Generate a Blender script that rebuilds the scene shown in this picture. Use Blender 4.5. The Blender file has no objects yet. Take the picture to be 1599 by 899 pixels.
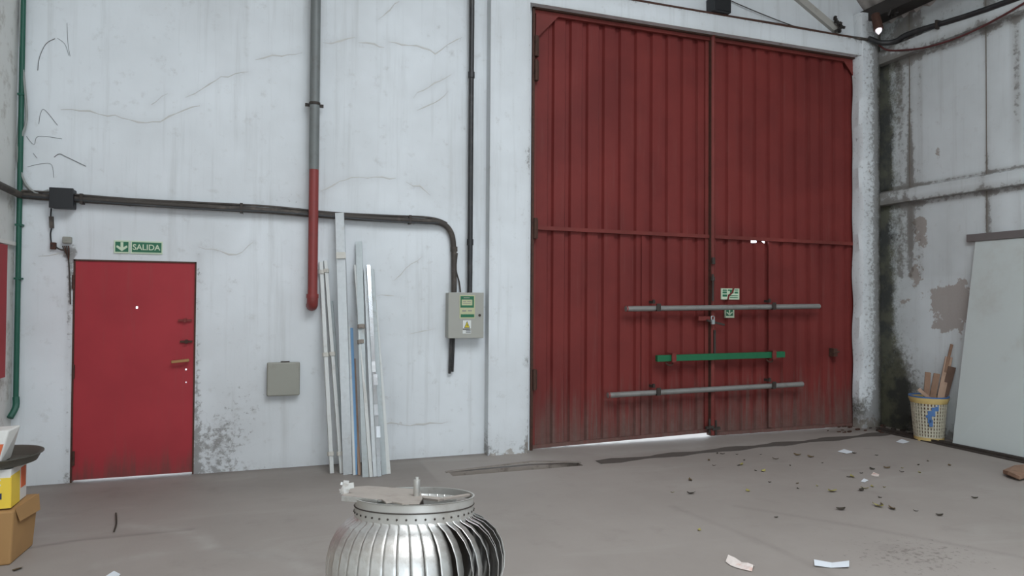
import bpy, math, random
import numpy as np
from mathutils import Vector, Matrix
random.seed(7); rng = np.random.default_rng(7)
S = bpy.context.scene; COL = S.collection
PI = math.pi
# ------------------------------------------------------------------ camera
CAM_H = 1.6; FPX = 1066.0; YAW = 0.33743; PIT = 0.01704; ROLL = 0.00642
D = 6.82          # distance of the back wall (plane y = D)
XR = 7.475        # right wall plane
XL = -2.06        # left wall plane
def _rot(v):
    x, y, z = v
    c, s = math.cos(ROLL), math.sin(ROLL); x, z = c*x - s*z, s*x + c*z
    c, s = math.cos(PIT), math.sin(PIT); y, z = c*y - s*z, s*y + c*z
    c, s = math.cos(YAW), math.sin(YAW); x, y = c*x + s*y, -s*x + c*y
    return Vector((x, y, z))
cam = bpy.data.cameras.new('camera'); cam.sensor_width = 36.0; cam.lens = FPX/1599*36.0
cam.clip_end = 300
co = bpy.data.objects.new('camera', cam); COL.objects.link(co)
r_, f_, u_ = _rot((1, 0, 0)), _rot((0, 1, 0)), _rot((0, 0, 1))
co.matrix_world = Matrix(((r_.x, u_.x, -f_.x, 0), (r_.y, u_.y, -f_.y, 0), (r_.z, u_.z, -f_.z, CAM_H), (0, 0, 0, 1)))
S.camera = co
# ------------------------------------------------------------------ world, lights, exposure
S.view_settings.view_transform = 'Standard'; S.view_settings.look = 'None'
S.view_settings.exposure = -0.2; S.view_settings.gamma = 1.0
S.view_settings.use_curve_mapping = False
w = bpy.data.worlds.new('sky'); S.world = w; w.use_nodes = True
bg = w.node_tree.nodes['Background']
bg.inputs['Color'].default_value = (0.80, 0.90, 1.0, 1); bg.inputs['Strength'].default_value = 4.6
def area(name, loc, target, sx, sy, power, col):
    L = bpy.data.lights.new(name, 'AREA'); L.shape = 'RECTANGLE'; L.size = sx; L.size_y = sy
    L.energy = power; L.color = col
    o = bpy.data.objects.new(name, L); COL.objects.link(o); o.location = loc
    o.rotation_euler = (Vector(target) - Vector(loc)).to_track_quat('-Z', 'Y').to_euler()
    return o
# daylight through the open front of the hall behind the photographer, and through the roof skylight
pt = area('daylight_front_opening', (0.8, -9.3, 2.5), (0.8, 0, 2.5), 7.2, 5.0, 100, (1, 1, 1)); pt.data.cycles.is_portal = True   # the open front: guides the sky light in
area('daylight_skylight', (1.75, -0.6, 6.95), (1.75, -0.6, 0), 3.6, 5.6, 370, (0.95, 0.98, 1.0))
# ------------------------------------------------------------------ pixel helpers (authoring: surfaces measured from the photograph)
def ray(px, py): return _rot(((px - 799.5)/FPX, 1.0, -(py - 449.5)/FPX))
def B(px, py, out=0.0):       # point on the back wall, out metres in front of it
    v = ray(px, py); t = (D - out)/v.y
    return Vector((v.x*t, D - out, CAM_H + v.z*t))
def F(px, py, z=0.0):         # point on the floor
    v = ray(px, py); t = (z - CAM_H)/v.z
    return Vector((v.x*t, v.y*t, z))
def RW(px, py, out=0.0):      # point on the right wall
    v = ray(px, py); t = (XR - out)/v.x
    return Vector((XR - out, v.y*t, CAM_H + v.z*t))
def PD(px, py, d):            # point at depth d along the view axis
    return Vector((0, 0, CAM_H)) + ray(px, py)*d
# ------------------------------------------------------------------ materials
def lin(c):
    return tuple(((x/255)/12.92 if x/255 <= 0.04045 else ((x/255 + 0.055)/1.055)**2.4) for x in c) + (1.0,)
class N:
    def __init__(s, name):
        s.m = bpy.data.materials.new(name); s.m.use_nodes = True; s.t = s.m.node_tree
        s.b = s.t.nodes['Principled BSDF']; s.tc = s.t.nodes.new('ShaderNodeTexCoord')
    def n(s, typ, **kw):
        x = s.t.nodes.new(typ)
        for k, v in kw.items(): setattr(x, k, v)
        return x
    def put(s, sock, v):
        if hasattr(v, 'is_output'): s.t.links.new(v, sock)
        else: sock.default_value = v
    def vec(s, scale=(1, 1, 1), src='Object'):
        m = s.n('ShaderNodeMapping'); s.t.links.new(s.tc.outputs[src], m.inputs[0])
        m.inputs['Scale'].default_value = scale; return m.outputs[0]
    def noise(s, sc, detail=4, rough=0.6, v=None, dist=0.0):
        x = s.n('ShaderNodeTexNoise'); x.inputs['Scale'].default_value = sc
        x.inputs['Detail'].default_value = detail; x.inputs['Roughness'].default_value = rough
        x.inputs['Distortion'].default_value = dist
        s.t.links.new(v if v is not None else s.tc.outputs['Object'], x.inputs['Vector'])
        return x.outputs['Fac']
    def math(s, op, a, b=0.0, c=None, clamp=False):
        x = s.n('ShaderNodeMath', operation=op, use_clamp=clamp); s.put(x.inputs[0], a); s.put(x.inputs[1], b)
        if c is not None: s.put(x.inputs[2], c)
        return x.outputs[0]
    def step(s, v, lo, hi):
        x = s.n('ShaderNodeMapRange', interpolation_type='SMOOTHSTEP'); s.put(x.inputs[0], v)
        x.inputs[1].default_value = lo; x.inputs[2].default_value = hi
        return x.outputs[0]
    def mix(s, f, a, b, blend='MIX'):
        x = s.n('ShaderNodeMix', data_type='RGBA', blend_type=blend)
        s.put(x.inputs[0], f); s.put(x.inputs[6], a); s.put(x.inputs[7], b); return x.outputs[2]
    def sep(s, v):
        x = s.n('ShaderNodeSeparateXYZ'); s.t.links.new(v, x.inputs[0]); return x.outputs
    def attr(s, name):
        x = s.n('ShaderNodeAttribute', attribute_name=name)
        y = s.n('ShaderNodeSeparateColor'); s.t.links.new(x.outputs['Color'], y.inputs[0]); return y.outputs
    def bump(s, h, strength=0.3, dist=0.01):
        x = s.n('ShaderNodeBump'); x.inputs['Strength'].default_value = strength; x.inputs['Distance'].default_value = dist
        s.put(x.inputs['Height'], h); s.t.links.new(x.outputs[0], s.b.inputs['Normal'])
    def done(s, col, rough=0.6, metal=0.0, spec=None):
        s.put(s.b.inputs['Base Color'], col); s.put(s.b.inputs['Roughness'], rough); s.put(s.b.inputs['Metallic'], metal)
        if spec is not None: s.b.inputs['Specular IOR Level'].default_value = spec
        return s.m
def plain(name, rgb, rough=0.6, metal=0.0, var=0.25, sc=14.0, dirt=None, dirt_amt=0.5):
    q = N(name); c = lin(rgb); d = tuple(x*(1 - var) for x in c[:3]) + (1,)
    col = q.mix(q.noise(sc, 5), d, c)
    if dirt: col = q.mix(q.math('MULTIPLY', q.step(q.noise(sc*0.6, 6, 0.7), 0.5, 0.68), dirt_amt), col, lin(dirt))
    return q.done(col, rough, metal)
M = {}
def wall_material(name, white, grey, peelc, mossc, veil=1.0, spk=15):
    q = N(name); a = q.attr('mask')
    big = q.noise(0.7, 4); fine = q.noise(9, 8, 0.7); vfine = q.noise(40, 5, 0.7)
    streak = q.noise(3.2, 5, 0.65, q.vec((3.5, 3.5, 0.16)))
    col = q.mix(q.step(big, 0.3, 0.75), lin(white), lin(grey))
    col = q.mix(q.math('MULTIPLY', q.step(streak, 0.5, 0.75), 0.22), col, lin((150, 148, 142)))
    col = q.mix(q.math('MULTIPLY', q.step(fine, 0.56, 0.72), 0.22), col, lin((165, 160, 152)))
    # peeled paint
    pk = q.step(q.math('ADD', q.math('MULTIPLY', a[1], 1.0), q.math('MULTIPLY', q.math('SUBTRACT', fine, 0.5), 1.3)), 0.47, 0.53)
    col = q.mix(q.math('MULTIPLY', pk, 0.85), col, q.mix(vfine, lin(peelc), tuple(x*0.8 for x in lin(peelc)[:3]) + (1,)))
    # dirt: soft veil plus specks
    col = q.mix(q.math('MULTIPLY', a[0], q.math('ADD', 0.25*veil, q.math('MULTIPLY', fine, 0.7*veil)), clamp=True), col, lin((104, 94, 84)))
    sp = q.step(q.math('ADD', q.math('MULTIPLY', a[0], 0.45), q.math('MULTIPLY', q.noise(spk, 7, 0.72), 0.75)), 0.56, 0.68)
    col = q.mix(q.math('MULTIPLY', sp, 0.6), col, lin((92, 84, 75)))
    mk = q.step(q.math('ADD', a[2], q.math('MULTIPLY', q.math('SUBTRACT', q.math('ADD', q.math('MULTIPLY', fine, 0.6), q.math('MULTIPLY', vfine, 0.4)), 0.5), 1.8)), 0.15, 0.85)
    blk = q.math('ADD', q.math('MULTIPLY', q.step(q.noise(3.5, 5, 0.65), 0.35, 0.65), 0.7), q.math('MULTIPLY', a[2], 0.45), clamp=True)
    col = q.mix(q.math('MULTIPLY', mk, 0.93), col, q.mix(blk, q.mix(fine, lin(mossc), lin((110, 106, 84))), lin((34, 34, 28))))
    q.bump(q.math('SUBTRACT', q.math('ADD', q.math('MULTIPLY', fine, 0.5), q.math('MULTIPLY', big, 1.5)), q.math('MULTIPLY', pk, 0.25)), 0.35, 0.012)
    return q.done(col, 0.75)
M['wall'] = wall_material('white_limewash_wall', (225, 229, 231), (207, 210, 211), (176, 168, 158), (70, 62, 52), 0.5, 24)
M['wall_right'] = wall_material('weathered_white_panel_wall', (216, 222, 223), (196, 201, 201), (166, 156, 148), (84, 86, 58))
def floor_material():
    q = N('dusty_concrete'); a = q.attr('mask')
    big = q.noise(0.55, 5, 0.6); mid = q.noise(3.0, 6, 0.65); fine = q.noise(60, 4, 0.7)
    swirl = q.noise(1.1, 5, 0.6, q.vec((0.5, 1.6, 1)), 1.2)
    col = q.mix(q.step(big, 0.3, 0.7), lin((146, 138, 131)), lin((158, 150, 143)))
    col = q.mix(q.math('MULTIPLY', q.step(swirl, 0.52, 0.72), 0.35), col, lin((168, 162, 155)))
    col = q.mix(q.math('MULTIPLY', q.step(mid, 0.55, 0.75), 0.25), col, lin((120, 112, 106)))
    col = q.mix(q.math('MULTIPLY', q.step(fine, 0.55, 0.8), 0.18), col, lin((110, 102, 96)))
    col = q.mix(q.math('MULTIPLY', a[0], q.math('ADD', 0.3, q.math('MULTIPLY', mid, 0.9)), clamp=True), col, lin((84, 76, 70)))
    col = q.mix(q.math('MULTIPLY', a[1], q.step(mid, 0.3, 0.6)), col, lin((178, 173, 167)))
    sp = q.step(q.math('ADD', q.math('MULTIPLY', a[2], 0.5), q.math('MULTIPLY', q.noise(22, 5, 0.7), 0.7)), 0.62, 0.7)
    col = q.mix(q.math('MULTIPLY', sp, 0.55), col, lin((92, 84, 78)))
    q.bump(q.math('ADD', q.math('MULTIPLY', mid, 0.6), q.math('MULTIPLY', fine, 0.15)), 0.25, 0.01)
    return q.done(col, 0.62, 0, 0.35)
M['floor'] = floor_material()
def red_material(name, base, dark, low=None, lowh=0.9):
    q = N(name); st = q.noise(5, 5, 0.65, q.vec((4, 4, 0.25))); fi = q.noise(12, 7, 0.7); pat = q.noise(1.4, 4)
    col = q.mix(q.step(pat, 0.3, 0.75), lin(base), lin(dark))
    col = q.mix(q.math('MULTIPLY', q.step(st, 0.52, 0.74), 0.16), col, lin((128, 86, 80)))
    col = q.mix(q.math('MULTIPLY', q.step(fi, 0.66, 0.74), 0.5), col, lin((92, 66, 58)))
    if low:
        z = q.sep(q.tc.outputs['Object'])[2]
        k = q.step(q.math('ADD', q.math('MULTIPLY', q.math('SUBTRACT', lowh, z), 1/lowh), q.math('MULTIPLY', q.math('SUBTRACT', st, 0.5), 1.6)), 0.25, 1.15)
        col = q.mix(q.math('MULTIPLY', k, 0.85), col, q.mix(fi, lin((78, 62, 56)), lin(low)))
    q.bump(fi, 0.12, 0.004)
    return q.done(col, 0.6, 0, 0.25)
M['gate'] = red_material('gate_red_paint', (121, 49, 45), (106, 42, 39), (124, 104, 96), 1.0)
M['gate_frame'] = red_material('gate_frame_red_paint', (126, 56, 51), (104, 48, 43))
M['door'] = red_material('door_red_paint', (168, 56, 62), (155, 51, 57), (140, 70, 68), 0.35)
M['rust'] = plain('rusty_steel', (92, 62, 50), 0.8, 0.2, 0.5, 30, (52, 38, 32), 0.7)
M['darksteel'] = plain('dark_dirty_steel', (74, 66, 60), 0.7, 0.3, 0.4, 20, (46, 38, 34), 0.6)
def galv(name, rgb, rough, sc=30):
    q = N(name); a = q.noise(sc, 3); b = q.noise(6, 6, 0.7)
    col = q.mix(a, lin(rgb), tuple(x*0.8 for x in lin(rgb)[:3]) + (1,))
    col = q.mix(q.math('MULTIPLY', q.step(b, 0.55, 0.72), 0.4), col, lin((150, 140, 128)))
    return q.done(col, q.math('ADD', rough, q.math('MULTIPLY', b, 0.25)), 0.85)
M['galv'] = galv('galvanised_steel', (214, 218, 220), 0.22)
M['galv_dull'] = galv('dull_galvanised_steel', (190, 196, 196), 0.42)
M['galv_pale'] = plain('pale_coated_profile', (206, 207, 203), 0.45, 0.1, 0.12, 8, (150, 140, 128), 0.35)
M['galv_shiny'] = galv('shiny_foil_profile', (238, 240, 242), 0.08)
def alu():
    q = N('dirty_aluminium'); a = q.noise(5, 6, 0.7); b = q.noise(26, 5, 0.7)
    z = q.sep(q.tc.outputs['Object'])[2]
    col = q.mix(q.math('MULTIPLY', q.step(a, 0.48, 0.7), 0.6), lin((222, 221, 217)), lin((164, 154, 144)))
    col = q.mix(q.math('MULTIPLY', q.step(b, 0.58, 0.72), 0.45), col, lin((120, 100, 86)))
    q.bump(a, 0.25, 0.012)
    return q.done(col, q.math('ADD', 0.26, q.math('MULTIPLY', a, 0.3)), 0.9)
M['alu'] = alu()
M['collar'] = plain('dusty_zinc_collar', (196, 194, 188), 0.4, 0.45, 0.1, 8, (158, 148, 138), 0.5)
M['dustplate'] = plain('dust_covered_sheet', (176, 166, 156), 0.7, 0.15, 0.2, 10, (130, 118, 108), 0.5)
M['black'] = plain('black_plastic', (34, 35, 37), 0.5, 0, 0.3)
M['blackpipe'] = plain('black_conduit', (48, 48, 49), 0.45, 0, 0.3, 10, (86, 82, 78), 0.4)
M['conduit'] = plain('grimy_brown_conduit', (70, 63, 57), 0.65, 0, 0.35, 12, (112, 102, 92), 0.5)
M['greypipe'] = plain('grey_pipe_paint', (122, 126, 124), 0.55, 0.1, 0.25, 9, (92, 86, 80), 0.5)
M['redpipe'] = plain('red_pipe_paint', (140, 58, 54), 0.5, 0, 0.2, 9, (96, 56, 50), 0.4)
M['darkred'] = plain('dark_red_cable', (96, 46, 44), 0.5)
M['greenpipe'] = plain('dark_green_pipe', (30, 92, 74), 0.5)
M['whitecable'] = plain('grey_white_cable', (158, 160, 156), 0.5)
M['panelbox'] = plain('beige_grey_enamel', (164, 163, 154), 0.45, 0, 0.08, 4)
M['covergrey'] = plain('grey_green_enamel', (150, 149, 138), 0.5, 0, 0.1, 6, (120, 112, 100), 0.3)
M['signgreen'] = plain('sign_green', (24, 104, 70), 0.4, 0, 0.1)
M['signpale'] = plain('sign_pale_green', (200, 214, 186), 0.45, 0, 0.06)
M['cream'] = plain('sign_cream', (188, 190, 150), 0.5, 0, 0.15, 60)
M['stickwhite'] = plain('sticker_white', (216, 218, 214), 0.5, 0, 0.05)
M['yellow'] = plain('warning_yellow', (212, 192, 40), 0.45, 0, 0.05)
M['ink'] = plain('dark_print', (58, 58, 58), 0.6)
M['barpipe'] = plain('dull_zinc_pipe', (150, 148, 144), 0.45, 0.35, 0.15, 12, (112, 104, 98), 0.4)
M['greenbar'] = plain('green_painted_bar', (22, 104, 66), 0.45, 0, 0.15, 10)
M['brass'] = plain('worn_brass', (168, 126, 82), 0.45, 0.5)
M['concrete'] = plain('raw_concrete', (178, 174, 166), 0.8, 0, 0.2, 5, (110, 104, 94), 0.6)
M['asphalt'] = plain('dark_drain_fill', (92, 84, 78), 0.85, 0, 0.35, 24)
M['pit'] = plain('drain_channel_concrete', (150, 140, 131), 0.85, 0, 0.25, 16, (80, 66, 58), 0.6)
M['roof'] = plain('dirty_fibre_cement_sheet', (168, 160, 154), 0.8, 0, 0.2, 3, (110, 100, 94), 0.5)
M['joint'] = plain('grimy_joint', (128, 120, 110), 0.9, 0, 0.4, 12, (84, 76, 68), 0.7)
M['beam'] = plain('dark_eave_beam', (58, 53, 50), 0.8, 0, 0.4, 8)
M['crack'] = plain('crack_plaster', (206, 205, 201), 0.85, 0, 0.15, 20)
M['cobweb'] = plain('sooty_thread', (132, 132, 132), 0.9)
M['board'] = plain('dusty_white_board', (200, 207, 204), 0.6, 0, 0.06, 1.2, (176, 174, 166), 0.45)
M['batten'] = plain('grey_batten', (118, 112, 110), 0.6, 0.1, 0.15)
M['basket'] = plain('cream_basket_plastic', (196, 189, 168), 0.5, 0, 0.15, 20, (150, 138, 114), 0.5)
M['basketrim'] = plain('yellow_basket_rim', (208, 180, 116), 0.5, 0, 0.12)
M['blue'] = plain('blue_print', (74, 114, 166), 0.5)
M['wood'] = plain('rough_offcut_wood', (150, 118, 96), 0.8, 0, 0.3, 12, (100, 76, 62), 0.5)
M['woodlight'] = plain('pale_offcut_wood', (180, 150, 128), 0.8, 0, 0.2, 12, (130, 100, 82), 0.4)
M['wooddark'] = plain('dark_offcut_wood', (108, 84, 70), 0.8, 0, 0.3, 12)
M['card'] = plain('brown_cardboard', (172, 132, 84), 0.8, 0, 0.12, 5)
M['yellowbox'] = plain('yellow_carton', (240, 206, 70), 0.5, 0, 0.04)
M['whitecarton'] = plain('white_carton', (222, 220, 214), 0.55, 0, 0.05)
M['orange'] = plain('orange_print', (214, 104, 60), 0.55, 0, 0.1)
M['navy'] = plain('navy_print', (36, 48, 92), 0.5)
M['tray'] = plain('dusty_grey_tray', (92, 90, 82), 0.5, 0.2, 0.25, 10)
M['paper'] = plain('white_paper', (226, 230, 234), 0.7, 0, 0.04)
M['wrapper'] = plain('printed_wrapper', (226, 214, 206), 0.6, 0, 0.06, 20, (206, 150, 130), 0.7)
M['leafy'] = plain('yellow_leaf', (168, 158, 92), 0.8, 0, 0.3, 40)
M['leafb'] = plain('brown_leaf', (104, 86, 58), 0.8, 0, 0.4, 40)
M['leafd'] = plain('dark_leaf', (62, 54, 42), 0.8, 0, 0.4, 40)
M['bluestrip'] = plain('blue_film_strip', (122, 166, 206), 0.4, 0.1)
M['tape'] = plain('white_tape', (210, 206, 196), 0.6)
M['rope'] = plain('grey_tie', (150, 140, 130), 0.8)
M['ground'] = plain('outdoor_concrete', (206, 206, 204), 0.8, 0, 0.1, 2)
M['glow_mouth'] = N('pipe_end_glow').done(lin((240, 232, 240)), 0.3)
_b = M['glow_mouth'].node_tree.nodes['Principled BSDF']; _b.inputs['Emission Color'].default_value = (1, 0.93, 0.98, 1); _b.inputs['Emission Strength'].default_value = 0.9  # glow added for the bright mouth of the pipe end
# ------------------------------------------------------------------ mesh builder
class MB:
    def __init__(s): s.v = []; s.f = []
    def add(s, vs, fs):
        o = len(s.v); s.v += [tuple(p) for p in vs]; s.f += [tuple(i + o for i in f) for f in fs]; return s
    def box(s, x0, x1, y0, y1, z0, z1):
        return s.add([(x0, y0, z0), (x1, y0, z0), (x1, y1, z0), (x0, y1, z0), (x0, y0, z1), (x1, y0, z1), (x1, y1, z1), (x0, y1, z1)],
                     [(0, 3, 2, 1), (4, 5, 6, 7), (0, 1, 5, 4), (1, 2, 6, 5), (2, 3, 7, 6), (3, 0, 4, 7)])
    def beam(s, a, b, wdt, dep, up=(0, -1, 0)):      # a bar of rectangular section from a to b; dep along up
        a, b = Vector(a), Vector(b); d = (b - a).normalized(); u = Vector(up); u = (u - d*u.dot(d)).normalized(); sx = d.cross(u)
        P = []
        for c in (a, b):
            for i, j in ((-1, -1), (1, -1), (1, 1), (-1, 1)): P.append(c + sx*(i*wdt/2) + u*(j*dep/2))
        return s.add(P, [(3, 2, 1, 0), (4, 5, 6, 7), (0, 1, 5, 4), (1, 2, 6, 5), (2, 3, 7, 6), (3, 0, 4, 7)])
    def prof(s, a, b, pts, up=(0, -1, 0), cap=True):  # extrude a closed 2-D profile (side, up) from a to b
        a, b = Vector(a), Vector(b); d = (b - a).normalized(); u = Vector(up); u = (u - d*u.dot(d)).normalized(); sx = d.cross(u)
        n = len(pts); P = [c + sx*p[0] + u*p[1] for c in (a, b) for p in pts]
        fs = [(i, (i + 1) % n, n + (i + 1) % n, n + i) for i in range(n)]
        if cap: fs += [tuple(range(n))[::-1], tuple(range(n, 2*n))]
        return s.add(P, fs)
    def tube(s, path, r, n=10, cap=True):
        path = [Vector(p) for p in path]; P = []; prev = None
        for i, p in enumerate(path):
            d = (path[min(i + 1, len(path) - 1)] - path[max(i - 1, 0)]).normalized()
            ref = prev if prev is not None else (Vector((0, 0, 1)) if abs(d.z) < 0.9 else Vector((0, 1, 0)))
            u = (ref - d*ref.dot(d)).normalized(); prev = u; sx = d.cross(u)
            rr = r[i] if isinstance(r, (list, tuple)) else r
            for k in range(n):
                a = 2*PI*k/n; P.append(p + (u*math.cos(a) + sx*math.sin(a))*rr)
        fs = [(i*n + k, i*n + (k + 1) % n, (i + 1)*n + (k + 1) % n, (i + 1)*n + k) for i in range(len(path) - 1) for k in range(n)]
        if cap: fs += [tuple(range(n))[::-1], tuple(range((len(path) - 1)*n, len(path)*n))]
        return s.add(P, fs)
    def lathe(s, prof, n=40, c=(0, 0, 0), close=False):
        P = [(c[0] + r*math.cos(2*PI*k/n), c[1] + r*math.sin(2*PI*k/n), c[2] + z) for r, z in prof for k in range(n)]
        m = len(prof); rows = m if close else m - 1
        fs = [(i*n + k, i*n + (k + 1) % n, ((i + 1) % m)*n + (k + 1) % n, ((i + 1) % m)*n + k) for i in range(rows) for k in range(n)]
        return s.add(P, fs)
    def poly(s, pts, off):                            # thick flat polygon, extruded by off
        n = len(pts); pts = [Vector(p) for p in pts]; off = Vector(off)
        return s.add(pts + [p + off for p in pts], [tuple(range(n)), tuple(range(n, 2*n))[::-1]] + [(i, n + i, n + (i + 1) % n, (i + 1) % n) for i in range(n)])
    def build(s, name, mat, parent=None, smooth=False, bevel=0.0):
        me = bpy.data.meshes.new(name); me.from_pydata(s.v, [], s.f); me.materials.append(M[mat] if isinstance(mat, str) else mat)
        if smooth: me.polygons.foreach_set('use_smooth', [True]*len(me.polygons))
        me.update(); o = bpy.data.objects.new(name, me); COL.objects.link(o)
        if parent is not None: o.parent = parent
        if bevel: b = o.modifiers.new('bevel', 'BEVEL'); b.width = bevel; b.segments = 2; b.limit_method = 'ANGLE'
        if smooth and len(me.polygons) > 8:
            try: me.set_sharp_from_angle(angle=0.7)
            except Exception: pass
        return o
def tag(o, label=None, cat=None, group=None, kind=None):
    for k, v in (('label', label), ('category', cat), ('group', group), ('kind', kind)):
        if v: o[k] = v
    return o
def thing(name, label, cat, loc=(0, 0, 0), group=None):
    o = bpy.data.objects.new(name, None); COL.objects.link(o); o.empty_display_size = 0.1
    o.location = loc; return tag(o, label, cat, group)
def under(o, parent):         # parent a mesh that was authored in world coordinates
    o.parent = parent; o.matrix_parent_inverse = Matrix.Translation(-parent.location); return o
def spline(pts, k=6):         # smooth path through points
    pts = [Vector(p) for p in pts]; out = []
    for i in range(len(pts) - 1):
        p0, p1, p2, p3 = pts[max(i - 1, 0)], pts[i], pts[i + 1], pts[min(i + 2, len(pts) - 1)]
        for j in range(k):
            t = j/k; out.append(0.5*((2*p1) + (p2 - p0)*t + (2*p0 - 5*p1 + 4*p2 - p3)*t*t + (3*p1 - p0 - 3*p2 + p3)*t**3))
    return out + [pts[-1]]
def text_mesh(name, body, mat, parent, left, right, bottom, top, y):   # lettering on the back wall plane, facing the room
    cu = bpy.data.curves.new(name, 'FONT'); cu.body = body; cu.extrude = 0.002; cu.offset = 0.012
    t = bpy.data.objects.new(name, cu); COL.objects.link(t)
    bpy.context.view_layer.update()
    me = bpy.data.meshes.new_from_object(t.evaluated_get(bpy.context.evaluated_depsgraph_get()))
    bpy.data.objects.remove(t)
    n = len(me.vertices); a = np.zeros(n*3, 'f'); me.vertices.foreach_get('co', a); a = a.reshape(-1, 3)
    mn, mx = a.min(0), a.max(0); b = np.zeros_like(a)
    b[:, 0] = left + (a[:, 0] - mn[0])/(mx[0] - mn[0])*(right - left)
    b[:, 2] = bottom + (a[:, 1] - mn[1])/(mx[1] - mn[1])*(top - bottom)
    b[:, 1] = y - (a[:, 2] - mn[2])
    me.vertices.foreach_set('co', b.ravel()); me.materials.clear(); me.materials.append(M[mat]); me.name = name; me.update()
    o = bpy.data.objects.new(name, me); COL.objects.link(o); return under(o, parent)
# ------------------------------------------------------------------ painted grids
def cuts(a, b, stp, extra):
    xs = list(np.arange(a, b, stp)) + [b]
    xs = [x for x in xs if all(abs(x - e) > stp*0.45 for e in extra) or x in (a, b)] + [e for e in extra if a < e < b]
    return np.array(sorted(set(xs)))
def grid_mesh(name, us, vs, P, holes, mat, mask):
    U, V = np.meshgrid(us, vs, indexing='ij'); pts = P(U, V).reshape(-1, 3); nv = len(vs)
    uc, vc = (us[:-1] + us[1:])/2, (vs[:-1] + vs[1:])/2; keep = np.ones((len(uc), len(vc)), bool)
    for u0, u1, v0, v1 in holes: keep[np.ix_((uc > u0) & (uc < u1), (vc > v0) & (vc < v1))] = False
    i, j = np.nonzero(keep); a = i*nv + j; fs = np.stack([a, a + nv, a + nv + 1, a + 1], 1)
    me = bpy.data.meshes.new(name); me.from_pydata(pts.tolist(), [], fs.tolist()); me.materials.append(M[mat])
    at = me.color_attributes.new('mask', 'FLOAT_COLOR', 'POINT')
    c = np.ones((len(pts), 4), 'f'); c[:, :3] = np.clip(mask(U.ravel(), V.ravel()), 0, 1); at.data.foreach_set('color', c.ravel())
    me.update(); o = bpy.data.objects.new(name, me); COL.objects.link(o); return o
def line_d(U, V, pts):
    d = np.full(U.shape, 9.0)
    for (x0, y0), (x1, y1) in zip(pts[:-1], pts[1:]):
        dx, dy = x1 - x0, y1 - y0; t = np.clip(((U - x0)*dx + (V - y0)*dy)/(dx*dx + dy*dy + 1e-9), 0, 1)
        d = np.minimum(d, np.hypot(U - x0 - t*dx, V - y0 - t*dy))
    return d
def soft(d, w): return np.exp(-(d/w)**2)
bw = lambda L: [(B(*p).x, B(*p).z) for p in L]
# ------------------------------------------------------------------ setting: floor
CRACKS = [[(95, 170), (140, 175), (180, 181), (215, 191), (250, 190), (275, 178), (312, 165)],
          [(235, 165), (262, 146)], [(290, 152), (318, 138), (345, 120), (388, 112)],
          [(400, 92), (440, 86), (472, 82)], [(505, 68), (530, 64), (555, 58)], [(560, 66), (585, 70), (600, 74)], [(606, 64), (640, 70), (680, 83), (700, 70), (722, 58)],
          [(590, 32), (610, 14), (624, 2)], [(645, 152), (668, 136), (705, 116)], [(650, 172), (680, 160), (700, 142)],
          [(502, 298), (530, 284), (548, 277), (575, 278), (618, 278)], [(635, 285), (655, 292), (672, 305)],
          [(310, 385), (345, 392), (370, 398), (395, 378)], [(585, 462), (616, 462)], [(616, 440), (635, 420), (660, 400)], [(640, 520), (680, 512)], [(590, 660), (640, 664), (700, 658)],
          [(60, 398), (90, 398), (114, 394)]]
GX0, GX1, GZ = 2.60, 7.165, 4.74
DX0, DX1, DZ = -1.625, -0.655, 1.925
chan = (1.56, 2.86, 6.03, 6.17)
def floor_mask(X, Y):
    R = 0.55*soft(np.clip(D - Y, 0, 9), 0.10)*(X < 2.5) + 0.35*soft(Y - 6.35, 0.45)*(X < 1.4)
    R += 0.5*soft(np.abs(X - 7.3), 0.16) + 0.65*soft(np.hypot((X - 6.9)/1.0, (Y - 6.65)/0.18), 0.6)
    for L, wd, am in (([(0, 862), (60, 853), (130, 842), (300, 826)], 0.02, 0.6), ([(1150, 790), (1330, 820), (1599, 870)], 0.03, 0.25), ([(1050, 790), (1200, 850), (1300, 899)], 0.03, 0.2), ([(340, 855), (420, 868), (500, 880)], 0.05, 0.2)):
        R += am*soft(line_d(X, Y, [(F(*p).x, F(*p).y) for p in L]), wd)
    G = np.zeros_like(R)
    for L, wd, am in (([(200, 820), (300, 832), (330, 850)], 0.06, 0.35), ([(330, 855), (450, 872), (500, 899)], 0.07, 0.35), ([(160, 880), (255, 862)], 0.06, 0.3), ([(830, 715), (1120, 697), (1250, 688)], 0.12, 0.3)):
        G += am*soft(line_d(X, Y, [(F(*p).x, F(*p).y) for p in L]), wd)
    p = F(1440, 870); q = F(1180, 815)
    Bc = 0.55*soft(np.hypot((X - p.x)/0.9, (Y - p.y)/0.5), 1.0) + 0.35*soft(np.hypot((X - q.x)/1.2, (Y - q.y)/0.5), 1.0)
    return np.stack([R, G, Bc], 1)
us = cuts(-2.4, XR + 0.2, 0.03, [chan[0], chan[1]]); vs = cuts(1.6, D + 0.35, 0.03, [chan[2], chan[3]])
fl = grid_mesh('floor', us, vs, lambda U, V: np.stack([U, V, U*0], -1), [chan], 'floor', floor_mask); tag(fl, kind='structure')
fr = MB().box(-2.4, XR + 0.2, -9.2, 1.6, -0.2, 0.0).build('floor', 'floor', None); under(fr, fl); fr.name = 'floor_slab'
a0, a1, c0, c1 = chan
pit = MB()
pit.add([(a0, c0, 0), (a1, c0, 0), (a1, c1, 0), (a0, c1, 0), (a0, c0, -0.05), (a1, c0, -0.05), (a1, c1, -0.05), (a0, c1, -0.05)],
        [(4, 5, 6, 7), (0, 1, 5, 4), (1, 2, 6, 5), (2, 3, 7, 6), (3, 0, 4, 7)])
under(pit.build('drain_channel', 'pit'), fl)
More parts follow.
